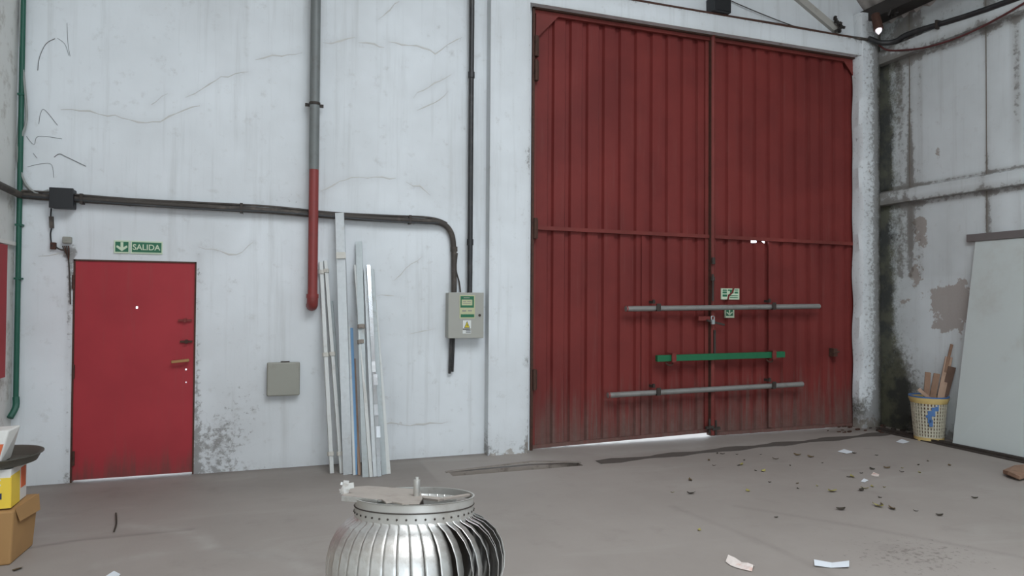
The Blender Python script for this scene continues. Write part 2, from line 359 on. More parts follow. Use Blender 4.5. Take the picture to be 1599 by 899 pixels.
ed = MB().prof((a0 - 0.03, c1 + 0.018, 0.0), (2.38, c1 + 0.018, 0.035), [(-0.022, 0), (0.022, 0), (0.022, 0.006), (-0.022, 0.006)], (0, 0, 1))
ed.prof((2.38, c1 + 0.018, 0.035), (a1 + 0.02, c1 - 0.03, 0.004), [(-0.022, 0), (0.022, 0), (0.022, 0.006), (-0.022, 0.006)], (0, 0, 1))
tag(ed.build('steel_edging', 'pit'), 'bent rusty steel edging strip lifting off the open floor drain', 'edging')
# dark filled part of the channel, ragged edge, lying a few millimetres proud of the slab
st = MB(); top = []; bot = []
for i in range(40):
    x = 3.05 + (7.15 - 3.05)*i/39; wv = 0.075 + 0.03*math.sin(i*0.9) + random.uniform(-0.012, 0.012)
    y = 6.09 + (6.35 - 6.09)*i/39; bot.append((x, y - wv*0.8, 0.004)); top.append((x, y + wv, 0.004))
n = 40; st.add(bot + top, [(i, i + 1, n + i + 1, n + i) for i in range(n - 1)])
st.add([(p[0], p[1], 0) for p in bot] + bot, [(i, i + 1, n + i + 1, n + i) for i in range(n - 1)])
under(st.build('drain_fill', 'asphalt'), fl)
tag(MB().box(-14, 24, D + 0.3, 40, -0.08, -0.015).build('ground', 'ground'), 'pale concrete yard outside the gate', 'ground', kind='structure')
# ------------------------------------------------------------------ setting: back wall
def back_mask(X, Z):
    R = np.zeros_like(X); G = np.zeros_like(X); Bc = np.zeros_like(X)
    for L in CRACKS:
        d = line_d(X, Z, bw(L)); R += 0.22*soft(d, 0.035); G += 0.10*soft(d, 0.07)
    blob = lambda px, py, rx, rz: soft(np.hypot((X - B(px, py).x)/rx, (Z - B(px, py).z)/rz), 1.0)
    R += 0.5*blob(340, 695, 0.26, 0.26) + 0.3*blob(385, 620, 0.45, 0.4) + 0.35*blob(450, 312, 0.35, 0.08) + 0.3*blob(700, 60, 0.3, 0.3)*0.4 + 0.3*blob(100, 390, 0.15, 0.1)
    R += 0.25*blob(110, 400, 0.05, 0.5) + 0.35*blob(790, 650, 0.25, 0.35) + 0.2*blob(60, 260, 0.3, 0.25) + 0.15*blob(600, 480, 0.6, 0.4)
    R += 0.3*soft(Z, 0.10) + 0.35*soft(line_d(X, Z, bw([(28, 306), (400, 333), (690, 350)])) , 0.05)
    R += 0.45*soft(np.abs(X - DX1 - 0.02), 0.03)*(Z < DZ + .1) + 0.45*soft(np.abs(X - DX0 + 0.02), 0.03)*(Z < DZ + .1)
    G += 0.28*soft(Z, 0.16)*(X > -0.6) + 0.25*blob(680, 630, 0.6, 0.3) + 0.2*blob(610, 600, 0.3, 0.5) + 0.2*blob(640, 420, 0.3, 0.3)
    R += 0.25*blob(1320, 30, 0.3, 0.3)
    Bc += 0.16*blob(335, 715, 0.18, 0.10) + 0.16*blob(345, 680, 0.22, 0.2) + 0.08*blob(385, 620, 0.3, 0.25)
    return np.stack([R, G, Bc], 1)
us = cuts(XL - 0.02, XR + 0.1, 0.03, [GX0, GX1, DX0, DX1]); vs = cuts(0.0, 9.2, 0.035, [GZ, DZ])
wb = grid_mesh('wall_back', us, vs, lambda U, V: np.stack([U, U*0 + D, V], -1), [(GX0, GX1, -1, GZ), (DX0, DX1, -1, DZ)], 'wall', back_mask)
tag(wb, kind='structure')
rv = MB()
for x0, x1, z1 in ((GX0, GX1, GZ), (DX0, DX1, DZ)):
    rv.add([(x0, D, 0), (x0, D + .3, 0), (x0, D + .3, z1), (x0, D, z1), (x1, D, 0), (x1, D + .3, 0), (x1, D + .3, z1), (x1, D, z1)], [(0, 1, 2, 3), (4, 7, 6, 5), (3, 2, 6, 7)])
under(rv.build('reveal', 'concrete'), wb)
# crack ridges in the plaster, a few millimetres proud
for L in CRACKS:
    pts = [B(*p) for p in L]; fine = []
    for p, q in zip(pts[:-1], pts[1:]):
        m = max(2, int((q - p).length/0.06))
        for k in range(m): fine.append(p.lerp(q, k/m) + Vector((random.uniform(-.008, .008), 0, random.uniform(-.014, .014))))
    fine.append(pts[-1]); cm = MB(); nn = len(fine); V = []
    for i, p in enumerate(fine):
        wd = (0.003 + random.random()*0.008)*min(1, (i + .5)/2, (nn - i - .5)/2)
        V += [p + Vector((0, 0, wd)), p + Vector((0, -0.0025, 0)), p + Vector((0, 0, -wd))]
    cm.add(V, [(3*i + k, 3*i + 3 + k, 3*i + 4 + k, 3*i + 1 + k) for i in range(nn - 1) for k in (0, 1)])
    under(cm.build('plaster_crack', 'crack'), wb)
# sooty cobweb threads in the upper corner
for L, r in (([(59, 110), (63, 90), (74, 68), (88, 60)], .006), ([(107, 34), (107, 66), (109, 88)], .003), ([(88, 60), (100, 70), (108, 86)], .003), ([(58, 192), (62, 178), (72, 173), (88, 196)], .004), ([(40, 214), (55, 226), (60, 214), (95, 218)], .0035), ([(84, 247), (92, 241), (105, 243), (136, 259)], .006), ([(45, 262), (65, 256), (80, 258), (84, 275)], .003), ([(50, 240), (58, 247)], .003)):
    under(MB().tube(spline([B(*p, 0.003) + Vector((random.uniform(-.012, .012), 0, random.uniform(-.012, .012))) for p in L], 4), r*.55, 5).build('cobweb', 'cobweb'), wb)
# pilaster left of the gate, lintel above it, column in the right corner
def paint_box(name, x0, x1, y0, y1, z0, z1, maskf, mat='wall', stp=0.04):
    us = np.linspace(0, 1, 2); me = MB()
    zs = np.linspace(z0, z1, max(2, int((z1 - z0)/stp))); xs = np.linspace(x0, x1, max(2, int((x1 - x0)/stp))); ys = np.linspace(y0, y1, max(2, int((y1 - y0)/stp)))
    def face(A, Bv, fn):
        o = len(me.v); me.v += [tuple(fn(a, b)) for a in A for b in Bv]; m = len(Bv)
        me.f += [(o + i*m + j, o + (i + 1)*m + j, o + (i + 1)*m + j + 1, o + i*m + j + 1) for i in range(len(A) - 1) for j in range(m - 1)]
    face(xs, zs, lambda a, b: (a, y0, b)); face(ys, zs, lambda a, b: (x0, a, b)); face(ys, zs, lambda a, b: (x1, a, b))
    face(xs, ys, lambda a, b: (a, b, z1)); face(xs, ys, lambda a, b: (a, b, z0))
    o = me.build(name, mat); at = o.data.color_attributes.new('mask', 'FLOAT_COLOR', 'POINT')
    P = np.array(me.v); c = np.ones((len(P), 4), 'f'); c[:, :3] = np.clip(maskf(P[:, 0], P[:, 1], P[:, 2]), 0, 1)
    at.data.foreach_set('color', c.ravel()); return o
PO = 0.13
px0, px1 = B(764, 400, PO).x, B(826, 400, PO).x
pil = paint_box('pilaster', px0, px1, D - PO, D + 0.02, 0, 8.5, lambda x, y, z: np.stack([0.35*soft(x - px1, .04) + .4*soft(z, .25) + .25*soft(x - px0, .03) + .3*soft(np.hypot(x - px1, (z - 3.1)/2), .08), .5*soft(z, .12) + .3*soft(x - px1, .03), .5*soft(np.hypot(x - px1, z - .95), .08)], 1))
under(pil, wb)
lz1 = 4.95
lin_ = paint_box('lintel', px1 + 0.001, XR - 0.3, D - 0.11, D + 0.02, GZ + 0.005, lz1, lambda x, y, z: np.stack([.45*soft(z - lz1, .05) + .3*soft(z - GZ, .03) + .3*soft(x - 7.2, .3), .3*soft(z - GZ, .05), x*0], 1)); under(lin_, wb)
cx0, cx1 = B(1345, 400, 0.12).x, B(1374, 400, 0.02).x
cxm = (cx0 + cx1)/2
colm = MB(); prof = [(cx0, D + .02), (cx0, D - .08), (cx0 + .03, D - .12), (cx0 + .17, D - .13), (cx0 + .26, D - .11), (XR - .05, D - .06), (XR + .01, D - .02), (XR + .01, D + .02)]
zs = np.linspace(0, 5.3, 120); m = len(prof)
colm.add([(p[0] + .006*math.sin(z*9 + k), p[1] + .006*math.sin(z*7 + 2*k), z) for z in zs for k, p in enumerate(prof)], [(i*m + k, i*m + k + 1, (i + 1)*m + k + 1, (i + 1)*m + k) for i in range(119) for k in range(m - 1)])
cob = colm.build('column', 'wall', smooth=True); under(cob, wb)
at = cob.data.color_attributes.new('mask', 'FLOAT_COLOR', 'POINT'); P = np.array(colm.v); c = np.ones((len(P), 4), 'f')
c[:, 0] = np.clip(.32 + .55*soft(P[:, 0] - cx0 - .30, .12) + .5*soft(P[:, 2], .3), 0, 1); c[:, 1] = .25 + .3*soft(P[:, 2], .2); c[:, 2] = .9*soft(P[:, 0] - cx0 - .42, .11) + .6*soft(np.hypot(P[:, 2] - .25, (P[:, 0] - cx0)*2), .18)  # shade of the right side painted in, along with dirt, peeling and moss
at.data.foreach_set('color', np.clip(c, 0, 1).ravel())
# diagonal haunch on the gable above the lintel
hb = MB().beam(B(1243, -6, .02), B(1309, 50, .02), 0.09, 0.05)
under(hb.build('diagonal_haunch', 'concrete'), wb)
cl = MB()
for i in range(9):
    p = B(1308 + random.uniform(-5, 8), 50 - i*2.4, .07); cl.beam(p, p + Vector((random.uniform(-.05, .05), -.03, random.uniform(-.06, .07))), .03, .03)
tag(cl.build('iron_clamp', 'beam'), 'dark rusted clump of iron clamp at the foot of the diagonal haunch', 'clamp', kind='stuff')
# ------------------------------------------------------------------ setting: side walls, rear wall, ceiling
def rw(L): return [(RW(*p).y, RW(*p).z) for p in L]
def right_mask(Y, Z):
    blob = lambda px, py, ry, rz: soft(np.hypot((Y - RW(px, py).y)/ry, (Z - RW(px, py).z)/rz), 1.0)
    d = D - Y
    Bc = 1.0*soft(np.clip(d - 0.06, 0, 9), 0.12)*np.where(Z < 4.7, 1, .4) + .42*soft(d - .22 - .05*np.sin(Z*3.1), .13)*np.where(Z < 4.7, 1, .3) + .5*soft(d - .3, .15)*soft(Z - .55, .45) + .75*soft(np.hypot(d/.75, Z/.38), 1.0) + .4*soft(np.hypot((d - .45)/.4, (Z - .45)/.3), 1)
    G = np.zeros_like(Bc)
    for px, py, ry, rz, a in ((1440, 375, .18, .26, .62), (1428, 430, .16, .20, .62), (1468, 470, .26, .20, .7), (1500, 470, .22, .34, .7), (1466, 240, .06, .14, .6), (1470, 510, .22, .12, .5), (1412, 470, .12, .07, .55), (1420, 560, .3, .2, .3), (1435, 345, .10, .10, .5)): G += a*blob(px, py, ry, rz)
    R = np.zeros_like(Bc)
    for px, w_, a in ((1421, .035, .9), (1428, .14, .35), (1541, .03, .6), (1548, .10, .28), (1588, .05, .6), (1405, .06, .4), (1480, .15, .12), (1437, .02, .5)):
        y = RW(px, 200).y; R += a*soft(Y - y, w_)*(Z > 1.9)*(.6 + .4*np.sin(Z*2.3 + px))
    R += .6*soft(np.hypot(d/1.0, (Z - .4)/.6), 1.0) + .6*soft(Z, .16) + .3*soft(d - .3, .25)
    R += .6*soft(Z - 2.82, .035) + .6*soft(Z - 3.04, .03) + .6*soft(Z - 4.64, .05) + .3*soft(Z - 5.0, .2)
    return np.stack([R, G, Bc], 1)
us = cuts(-9.2, D + 0.02, 0.035, [2.0]); us = us[(us > 2.0) | (np.arange(len(us)) % 12 == 0)]
vs = cuts(0, 5.6, 0.035, [])
wr = grid_mesh('wall_right', us, vs, lambda U, V: np.stack([U*0 + XR, U, V], -1), [], 'wall_right', right_mask); tag(wr, kind='structure')
def girt(name, z0, z1, out):
    def mk(x, y, z):
        d = D - y; return np.stack([.5*soft(z - z0, .03) + .5*soft(z - z1, .025) + .1 + .6*soft(d, .45) + .25*soft(y - RW(1421, 300).y, .04) + .3*soft(y - RW(1541, 290).y, .06), .2 + 0*x, .35*soft(d, .12)], 1)
    xs = [XR - out, XR]; me = MB(); ys = np.arange(1.5, D, .04); zz = [z0, (z0 + z1)/2, z1]; n = len(ys)
    sec = [(XR, z0), (XR - out, z0 + .01), (XR - out, (z0 + z1)/2), (XR - out, z1 - .03), (XR, z1)]
    me.add([(s_[0], y, s_[1]) for y in ys for s_ in sec], [(i*5 + k, i*5 + k + 1, (i + 1)*5 + k + 1, (i + 1)*5 + k) for i in range(n - 1) for k in range(4)])
    o = me.build(name, 'wall_right'); at = o.data.color_attributes.new('mask', 'FLOAT_COLOR', 'POINT'); P = np.array(me.v); c = np.ones((len(P), 4), 'f')
    c[:, :3] = np.clip(mk(P[:, 0], P[:, 1], P[:, 2]), 0, 1); at.data.foreach_set('color', c.ravel()); return under(o, wr)
girt('girt', 2.84, 3.03, 0.07); girt('girt', 4.67, 4.88, 0.08)
for px in (1421, 1541):        # recessed panel joints read as thin cover strips
    y = RW(px, 250).y; under(MB().box(XR - .006, XR + .01, y - .004, y + .004, 1.9 if px > 1500 else 3.03, 5.3).build('panel_joint', 'joint'), wr)
wl = MB().box(XL - 0.2, XL, -9.2, D + 0.02, 0, 8.5).build('wall_left', 'concrete'); tag(wl, kind='structure')
lw = N('left_wall_paint'); wl.data.materials[0] = lw.done(lw.mix(lw.step(lw.noise(5, 6, .7), .5, .7), lin((214, 214, 210)), lin((176, 172, 164))), .8)
rear = MB().box(XL - .2, -3.2 + .4, -9.4, -9.2, 0, 8.5).box(4.4, XR + .2, -9.4, -9.2, 0, 8.5).box(-2.8, 4.4, -9.4, -9.2, 5.0, 8.5)
tag(rear.build('wall_rear', 'concrete'), kind='structure')
# corrugated arched roof, with an open skylight bay behind the photographer
arch = [(XR + .35, 4.98), (7.45, 5.22), (7.20, 5.42), (6.92, 5.70), (6.5, 6.05), (6.0, 6.4), (5.2, 6.85), (4.9, 7.0), (3.6, 7.4), (2.7, 7.5), (1.8, 7.4), (.5, 7.0), (-.2, 6.7), (-1.2, 6.0), (-2.3, 5.1)]
ys = np.arange(-9.4, D + .35, .045); m = len(arch); rf = MB(); n = len(ys)
V = []
for i, y in enumerate(ys):
    h_ = .022*math.sin(2*PI*y/.18)
    for x, z in arch: V.append((x, y, z + h_))
rf.add(V, [(i*m + k, i*m + k + 1, (i + 1)*m + k + 1, (i + 1)*m + k) for i in range(n - 1) for k in range(m - 1) if not (7 <= k <= 11 and -3.4 < ys[i] < 2.2)])
tag(rf.build('ceiling', 'roof', smooth=True), kind='structure')
tag(MB().box(7.16, 7.40, -9.0, D - .005, 5.20, 5.36).build('trim_1', 'beam'), 'dark eave beam along the top of the right wall', 'beam', kind='structure')
dr = MB()
for i in range(7):
    y = D - .03 - random.random()*.5; x = 7.12 + random.random()*.25; dr.beam((x, y, 5.21), (x + random.uniform(-.05, .05), y + random.uniform(-.05, .05), 5.17 - random.random()*.04), .02, .02)
under(dr.build('hanging_debris', 'beam'), bpy.data.objects['trim_1']); bpy.data.objects['hanging_debris']['kind'] = 'stuff'
# window with red shutter on the left wall
wn = MB().box(XL, XL + .035, D - 1.9, D - .265, .95, 2.015).build('window_1', 'door'); tag(wn, kind='structure')
under(MB().box(XL, XL + .03, D - 2.0, D - .06, 2.025, 2.055).build('window_ledge', 'whitecarton'), wn)
# dark steel track along the foot of the right wall
tr = MB(); tr.prof((7.11, D - .3, 0), (7.13, 1.2, 0), [(-.03, 0), (.03, 0), (.03, .012), (-.018, .012), (-.018, .035), (-.03, .035)], (0, 0, 1))
tr.prof((7.22, D - .3, 0), (7.24, 1.2, 0), [(-.02, 0), (.02, 0), (.02, .028), (-.02, .028)], (0, 0, 1))
tag(tr.build('trim_2', 'darksteel'), 'dark steel floor track along the right wall', 'track', kind='structure')
# ------------------------------------------------------------------ red exit door
def slab(x0, x1, y0, y1, z0, z1, holes):
    mb = MB(); xs = sorted({x0, x1, *[h for a in holes for h in (a[0] - a[2], a[0] + a[2])]}); zs = sorted({z0, z1, *[h for a in holes for h in (a[1] - a[2], a[1] + a[2])]})
    inside = lambda x, z: any(abs(x - a[0]) < a[2] and abs(z - a[1]) < a[2] for a in holes)
    nx, nz = len(xs), len(zs)
    V = [(x, y, z) for y in (y0, y1) for x in xs for z in zs]; fs = []; keep = {}
    for i in range(nx - 1):
        for j in range(nz - 1): keep[i, j] = not inside((xs[i] + xs[i + 1])/2, (zs[j] + zs[j + 1])/2)
    id_ = lambda s, i, j: s*nx*nz + i*nz + j
    for (i, j), k in keep.items():
        if not k: continue
        fs.append((id_(0, i, j), id_(0, i + 1, j), id_(0, i + 1, j + 1), id_(0, i, j + 1))); fs.append((id_(1, i, j), id_(1, i, j + 1), id_(1, i + 1, j + 1), id_(1, i + 1, j)))
        for di, dj, e in ((-1, 0, ((0, 0), (0, 1))), (1, 0, ((1, 0), (1, 1))), (0, -1, ((0, 0), (1, 0))), (0, 1, ((0, 1), (1, 1)))):
            if not keep.get((i + di, j + dj), False):
                (p, q), (r, s_) = e; fs.append((id_(0, i + p, j + q), id_(0, i + r, j + s_), id_(1, i + r, j + s_), id_(1, i + p, j + q)))
    return mb.add(V, fs)
hl = [(B(213, 480).x, B(213, 480).z, .010), (B(290, 577).x, B(290, 577).z, .008), (B(290, 597).x, B(290, 597).z, .006)]
d1 = bpy.data.objects.new('door_1', None); COL.objects.link(d1); d1.location = ((DX0 + DX1)/2, D, 0); tag(d1, 'red steel exit door below the green exit sign', 'door', kind='structure')
under(slab(DX0 + .012, DX1 - .012, D + .005, D + .045, .02, DZ - .012, hl).build('leaf', 'door', bevel=.003), d1)
jb = MB().box(DX0, DX0 + .014, D - .004, D + .06, 0, DZ).box(DX1 - .014, DX1, D - .004, D + .06, 0, DZ).box(DX0, DX1, D - .004, D + .06, DZ - .014, DZ)
under(jb.build('frame', 'rust'), d1)
p = B(283, 563); hd = MB().tube([p + Vector((.055, 0, 0)), p + Vector((.055, -.05, 0))], .011).beam(p + Vector((-.07, -.05, -.004)), p + Vector((.075, -.05, .006)), .024, .018).lathe([(0, 0), (.02, 0), (.02, .008), (0, .008)], 12, (0, 0, 0))
hd = MB().tube([p + Vector((.055, .004, 0)), p + Vector((.055, -.05, 0))], .011).beam(p + Vector((-.075, -.05, -.006)), p + Vector((.07, -.05, .008)), .026, .018)
tag(under(hd.build('handle', 'brass', bevel=.004), d1), 'worn brass-coloured lever handle')
for px, py, w_ in ((291, 533, .10), (289, 500, .11)):
    p = B(px, py); under(MB().beam(p + Vector((-w_/2, -.008, 0)), p + Vector((w_/2, -.008, 0)), .018, .02).beam(p + Vector((-.01, -.014, -.0)), p + Vector((.012, -.014, 0)), .035, .03).build('bolt', 'gate_frame' if py == 500 else 'rust'), d1)
for py in (440, 580, 715):
    p = B(115, py); under(MB().tube([p + Vector((0, -.012, -.06)), p + Vector((0, -.012, .06))], .011, 8).build('hinge', 'rust'), d1)
# ------------------------------------------------------------------ the gate: two ribbed leaves
SY = D + 0.05
GC = B(1112, 370).x
def zmid(x): return B(835, 354).z + (B(1340, 380).z - B(835, 354).z)*(x - GX0)/(GX1 - GX0)
def rib_sheet(x0, x1, z0f, z1f, phase, gaps=()):
    per = .205; brk = [(0, 0), (.128, 0), (.146, 1), (.187, 1), (.205, 0)]; xs = []
    k0 = int((x0 - phase)/per) - 1
    for k in range(k0, k0 + int((x1 - x0)/per) + 4):
        for o, h_ in brk[:-1]:
            x = phase + k*per + o
            if x0 < x < x1: xs.append((x, h_))
    def hh(x):
        o = (x - phase) % per
        for (o0, h0), (o1, h1) in zip(brk[:-1], brk[1:]):
            if o0 <= o <= o1: return h0 + (h1 - h0)*(o - o0)/(o1 - o0)
        return 0
    for g in gaps:
        if x0 < g < x1: xs += [(x, hh(x)) for x in (g - .041, g - .04, g + .04, g + .041)]
    xs.sort(); xs = [(x0, hh(x0))] + xs + [(x1, hh(x1))]; mb = MB(); V = []
    for x, h_ in xs:
        z1 = z1f(x) - (.060 if any(abs(x - g) < .0405 for g in gaps) else 0); y = SY + .034*h_
        V += [(x, y, z0f(x)), (x, y, z1), (x, y + .004, z0f(x)), (x, y + .004, z1)]
    n = len(xs); fs = []
    for i in range(n - 1):
        a, b = 4*i, 4*i + 4; fs += [(a, b, b + 1, a + 1), (a + 2, a + 3, b + 3, b + 2), (a + 1, b + 1, b + 3, a + 3), (a, a + 2, b + 2, b)]
    fs += [(0, 1, 3, 2), (4*n - 4, 4*n - 2, 4*n - 1, 4*n - 3)]
    return mb.add(V, fs)
def gate_leaf(name, x0, x1, zb, label, ns, phase, gaps=()):
    g = bpy.data.objects.new(name, None); COL.objects.link(g); g.location = ((x0 + x1)/2, D, 0); tag(g, label, 'gate', kind='structure')
    W = (x1 - x0)/ns; zt = GZ - .05
    for i in range(ns):
        a, b = x0 + i*W, x0 + (i + 1)*W + (.02 if i < ns - 1 else 0); dy = .003*(i % 2)
        for lo, hi, gp in ((lambda x: zmid(x) - .005, lambda x: GZ - .006, ()), (lambda x: zb(x) + .004, lambda x: zmid(x) + .012, gaps)):
            o = under(rib_sheet(a, b, lo, hi, phase, gp).build('ribbed_sheet', 'gate'), g); o.location.y += dy + (.0055 if gp is gaps else 0)
    F_ = 'gate_frame'
    fy0, fy1 = SY - .045, SY + .002
    def rail(n_, za, zc, h_, y0=fy0, mat=F_):
        mb = MB(); V = []
        for x, z in ((x0, za), (x1, zc)): V += [(x, y0, z), (x, fy1, z), (x, fy1, z + h_), (x, y0, z + h_)]
        mb.add(V, [(0, 1, 2, 3), (4, 7, 6, 5), (0, 4, 5, 1), (1, 5, 6, 2), (2, 6, 7, 3), (3, 7, 4, 0)]); return under(mb.build(n_, mat), g)
    rail('top_rail', zt, zt, .05); rail('middle_rail', zmid(x0) - .026, zmid(x1) - .026, .042, SY - .035); rail('bottom_rail', zb(x0), zb(x1), .04, SY - .02, 'gate')
    for x in (x0, x1 - .045): under(MB().box(x, x + .045, SY - .018, fy1, min(zb(x), zb(x + .045)) + .005, GZ - .002).build('stile', F_), g)
    return g
zbl = lambda x: .002 + .047*max(0, min(1, (x - GX0)/1.5))
zbr = lambda x: .006
gL = gate_leaf('door_2', GX0 + .03, GC - .03, zbl, 'left leaf of the big red ribbed steel gate, daylight under it', 3, GX0 + .085)
gR = gate_leaf('door_3', GC + .03, GX1 - .03, zbr, 'right leaf of the big red ribbed steel gate, with the green stickers', 3, GC + .06, (B(1182, 376).x, B(1198, 376).x))
# jambs
jm = MB().box(GX0, GX0 + .026, D - .03, D + .1, 0, GZ).box(GX1 - .026, GX1, D - .03, D + .1, 0, GZ).box(GX0, GX1, D - .03, D + .1, GZ - .012, GZ + .012)
under(jm.build('gate_jamb', 'rust'), wb)
# corner gussets, hinges, centre post, stiffeners, latches
gx, gz = GX0 + .05, GZ - .05
under(MB().poly([(gx, SY - .046, gz), (gx + .26, SY - .046, gz), (gx, SY - .046, gz - .28)], (0, .012, 0)).build('corner_gusset', 'gate_frame'), gL)
gx = GX1 - .05
under(MB().poly([(gx, SY - .046, gz), (gx, SY - .046, gz - .24), (gx - .22, SY - .046, gz)], (0, .012, 0)).build('corner_gusset', 'gate_frame'), gR)
for g, x in ((gL, GX0 + .04), (gR, GX1 - .04)):
    for z in (GZ - .42, GZ - .68, zmid(x) - .02, .75):
        under(MB().tube([(x, D - .035, z - .11), (x, D - .035, z + .11)], .022, 10).box(x - .035, x + .035, D - .028, D + .03, z - .1, z + .1).build('hinge', 'rust'), g)
under(MB().tube([(GC, D - .005, .03), (GC, D - .005, GZ + .03)], .030, 12).build('centre_post', 'gate_frame', smooth=True), gL)
under(MB().box(GC - .03, GC - .012, D - .02, D + .06, .02, GZ - .05).build('cover_strip', 'rust'), gL)
for g, px, yo in ((gL, 1007, 0), (gR, 1206, 0)):
    x = B(px, 500).x; under(MB().box(x - .022, x + .022, SY - .012, SY + .002, .06, zmid(x) - .03).build('stiffener', 'gate'), g)
for (p0, p1, r) in (((1114, 402), (1114, 412), .022), ((1113, 428), (1113, 470), .013), ((1113, 432), (1113, 438), .026), ((1116, 515), (1116, 560), .014)):
    under(MB().tube([B(*p0, .05), B(*p1, .05)], r, 10).build('slide_bolt', 'darksteel'), gL)
p, q = B(1090, 500, .03), B(1130, 507, .03)
under(MB().beam(B(1090, 497, .02), B(1108, 497, .02), .05, .02).build('hasp', 'gate_frame'), gL)
under(MB().beam(B(1104, 500, .05), B(1131, 507, .05), .022, .02).build('hasp_pin', 'darksteel'), gL)
pl = MB().lathe([(0, 0), (.028, 0), (.028, .02), (0, .02)], 12); pl = MB().beam(B(1113, 499, .075), B(1113, 506, .075), .04, .025).tube(spline([B(1111, 499, .075), B(1111, 494, .075), B(1115, 494, .075), B(1115, 499, .075)], 4), .006, 6)
tag(pl.build('padlock', 'galv_dull'), 'small silver padlock on the hasp between the gate leaves', 'padlock')
for px, py, g in ((1108, 668, gL), (1118, 670, gR)):
    under(MB().tube([B(px, py - 14, .03), B(px, py + 9, .03)], .012, 8).beam(B(px - 6, py, .03), B(px + 6, py - 2, .03), .03, .03).build('floor_bolt', 'darksteel'), g)
p = B(1302, 550, .0); under(MB().box(p.x - .03, p.x + .03, p.y - .03, p.y + .05, p.z - .05, p.z + .05).tube([p + Vector((-.03, -.02, 0)), p + Vector((.04, -.05, .01))], .01, 8).build('catch', 'rust'), gR)
# crossbars and their brackets
def bracket(g, px, py, kind):
    p = B(px, py, .07); mb = MB()
    if kind == 'hook':
        mb.beam(p + Vector((-.03, .06, .06)), p + Vector((-.03, -.03, .06)), .03, .03, (0, 0, 1)).beam(p + Vector((.02, .07, -.035)), p + Vector((.02, -.05, -.035)), .05, .012, (0, 0, 1)).beam(p + Vector((.02, -.045, -.04)), p + Vector((.02, -.045, .045)), .05, .012)
        mb.beam(p + Vector((-.03, -.02, .05)), p + Vector((-.03, -.02, .09)), .022, .022)
        under(mb.build('bar_bracket', 'darksteel'), g)
    else:
        mb.beam(p + Vector((0, -.045, -.05)), p + Vector((0, -.045, .05)), .055, .012).beam(p + Vector((0, .06, -.045)), p + Vector((0, -.05, -.045)), .055, .012, (0, 0, 1)).beam(p + Vector((0, .06, .045)), p + Vector((0, -.05, .045)), .055, .012, (0, 0, 1))
        under(mb.build('bar_strap', 'gate_frame'), g)
        under(MB().tube(spline([p + Vector((-.08, 0, -.06)), p + Vector((-.05, -.02, -.085)), p + Vector((.0, -.01, -.08)), p + Vector((.01, 0, -.06))], 4), .009, 6).build('strap_hook', 'rust'), g)
def bar(name, a, b, mat, label, sq):
    A, Bq = B(*a, .07), B(*b, .07); o = thing(name, label, 'bar', A)
    if sq: under(MB().beam(A, Bq, .072, .05).build('square_bar', mat, bevel=.004), o)
    else: under(MB().tube([A, Bq], .031, 14).build('tube', mat, smooth=True), o)
    return o
b1 = bar('gate_bar', (977, 482), (1279, 478), 'barpipe', 'upper grey steel pipe barring the red gate, above the green bar', 0)
b2 = bar('gate_bar', (1025, 559.5), (1224, 553), 'greenbar', 'dark green square steel bar across the red gate', 1)
b3 = bar('gate_bar', (949, 617), (1253, 599.5), 'barpipe', 'lower grey steel pipe barring the red gate, below the green bar', 0)
for b_, a in ((b1, (978, 482)), (b3, (950, 617))):
    p = B(*a, .07); under(MB().tube([p + Vector((-.004, 0, 0)), p + Vector((.012, 0, 0))], .033, 14).build('end_cap', 'redpipe'), b_)
for px, py, k, g in ((1023, 480, 'hook', gL), (1203, 478, 'hook', gR), (1049, 558, 'strap', gL), (1205, 553.5, 'strap', gR), (1023, 611, 'hook', gL), (1203, 601, 'hook', gR)): bracket(g, px, py, k)
# stickers on the right gate leaf
def plate(px0, py0, px1, py1, out, th=.004):
    a, b = B(px0, py0, out), B(px1, py1, out); return (a.x, b.x, D - out, D - out + th, b.z, a.z)
GO = -SY + D + .012
sg = thing('gate_sign', 'torn pale green sticker with green blocks of lettering on the gate', 'sign', B(1140, 467, GO))
under(MB().box(*plate(1126.5, 450, 1154.5, 467.5, GO, .03)).build('backing', 'signpale'), sg)
for a in ((1128.5, 452, 1135, 454), (1128.5, 455, 1135, 458), (1128.5, 459.5, 1135.5, 463), (1136.5, 452, 1144, 454), (1140, 454, 1145.5, 458), (1147, 452, 1152.5, 453.5), (1147, 455.2, 1152.5, 458.2), (1139, 461, 1152.5, 462.2), (1140, 464, 1152.5, 465.2)):
    under(MB().box(*plate(*a, GO + .002, .003)).build('print_block', 'signgreen'), sg)
under(MB().poly([B(1144, 450, GO + .003), B(1147, 450, GO + .003), B(1145, 457, GO + .003), B(1139.5, 462, GO + .003), B(1138, 467.4, GO + .003), B(1135.5, 467.4, GO + .003), B(1137, 460, GO + .003), B(1142.5, 456.5, GO + .003)], (0, .002, 0)).build('tear', 'gate'), sg)
s2 = thing('gate_sign', 'small green arrow sticker below the upper pipe on the gate', 'sign', B(1140, 496, GO))
under(MB().box(*plate(1133, 482, 1146.5, 496, GO, .03)).build('backing', 'signpale'), s2)
under(MB().box(*plate(1134, 483, 1144.5, 493, GO + .002, .003)).build('green_field', 'signgreen'), s2)
def arrow(px0, px1, py0, py1, out):
    a, b = B(px0, py0, out), B(px1, py1, out); x = lambda t: a.x + (b.x - a.x)*t; z = lambda t: a.z + (b.z - a.z)*t; y = D - out
    return [(x(.40), y, z(0)), (x(.60), y, z(0)), (x(.60), y, z(.56)), (x(.93), y, z(.33)), (x(1), y, z(.52)), (x(.5), y, z(1)), (x(0), y, z(.52)), (x(.07), y, z(.33)), (x(.40), y, z(.56))]
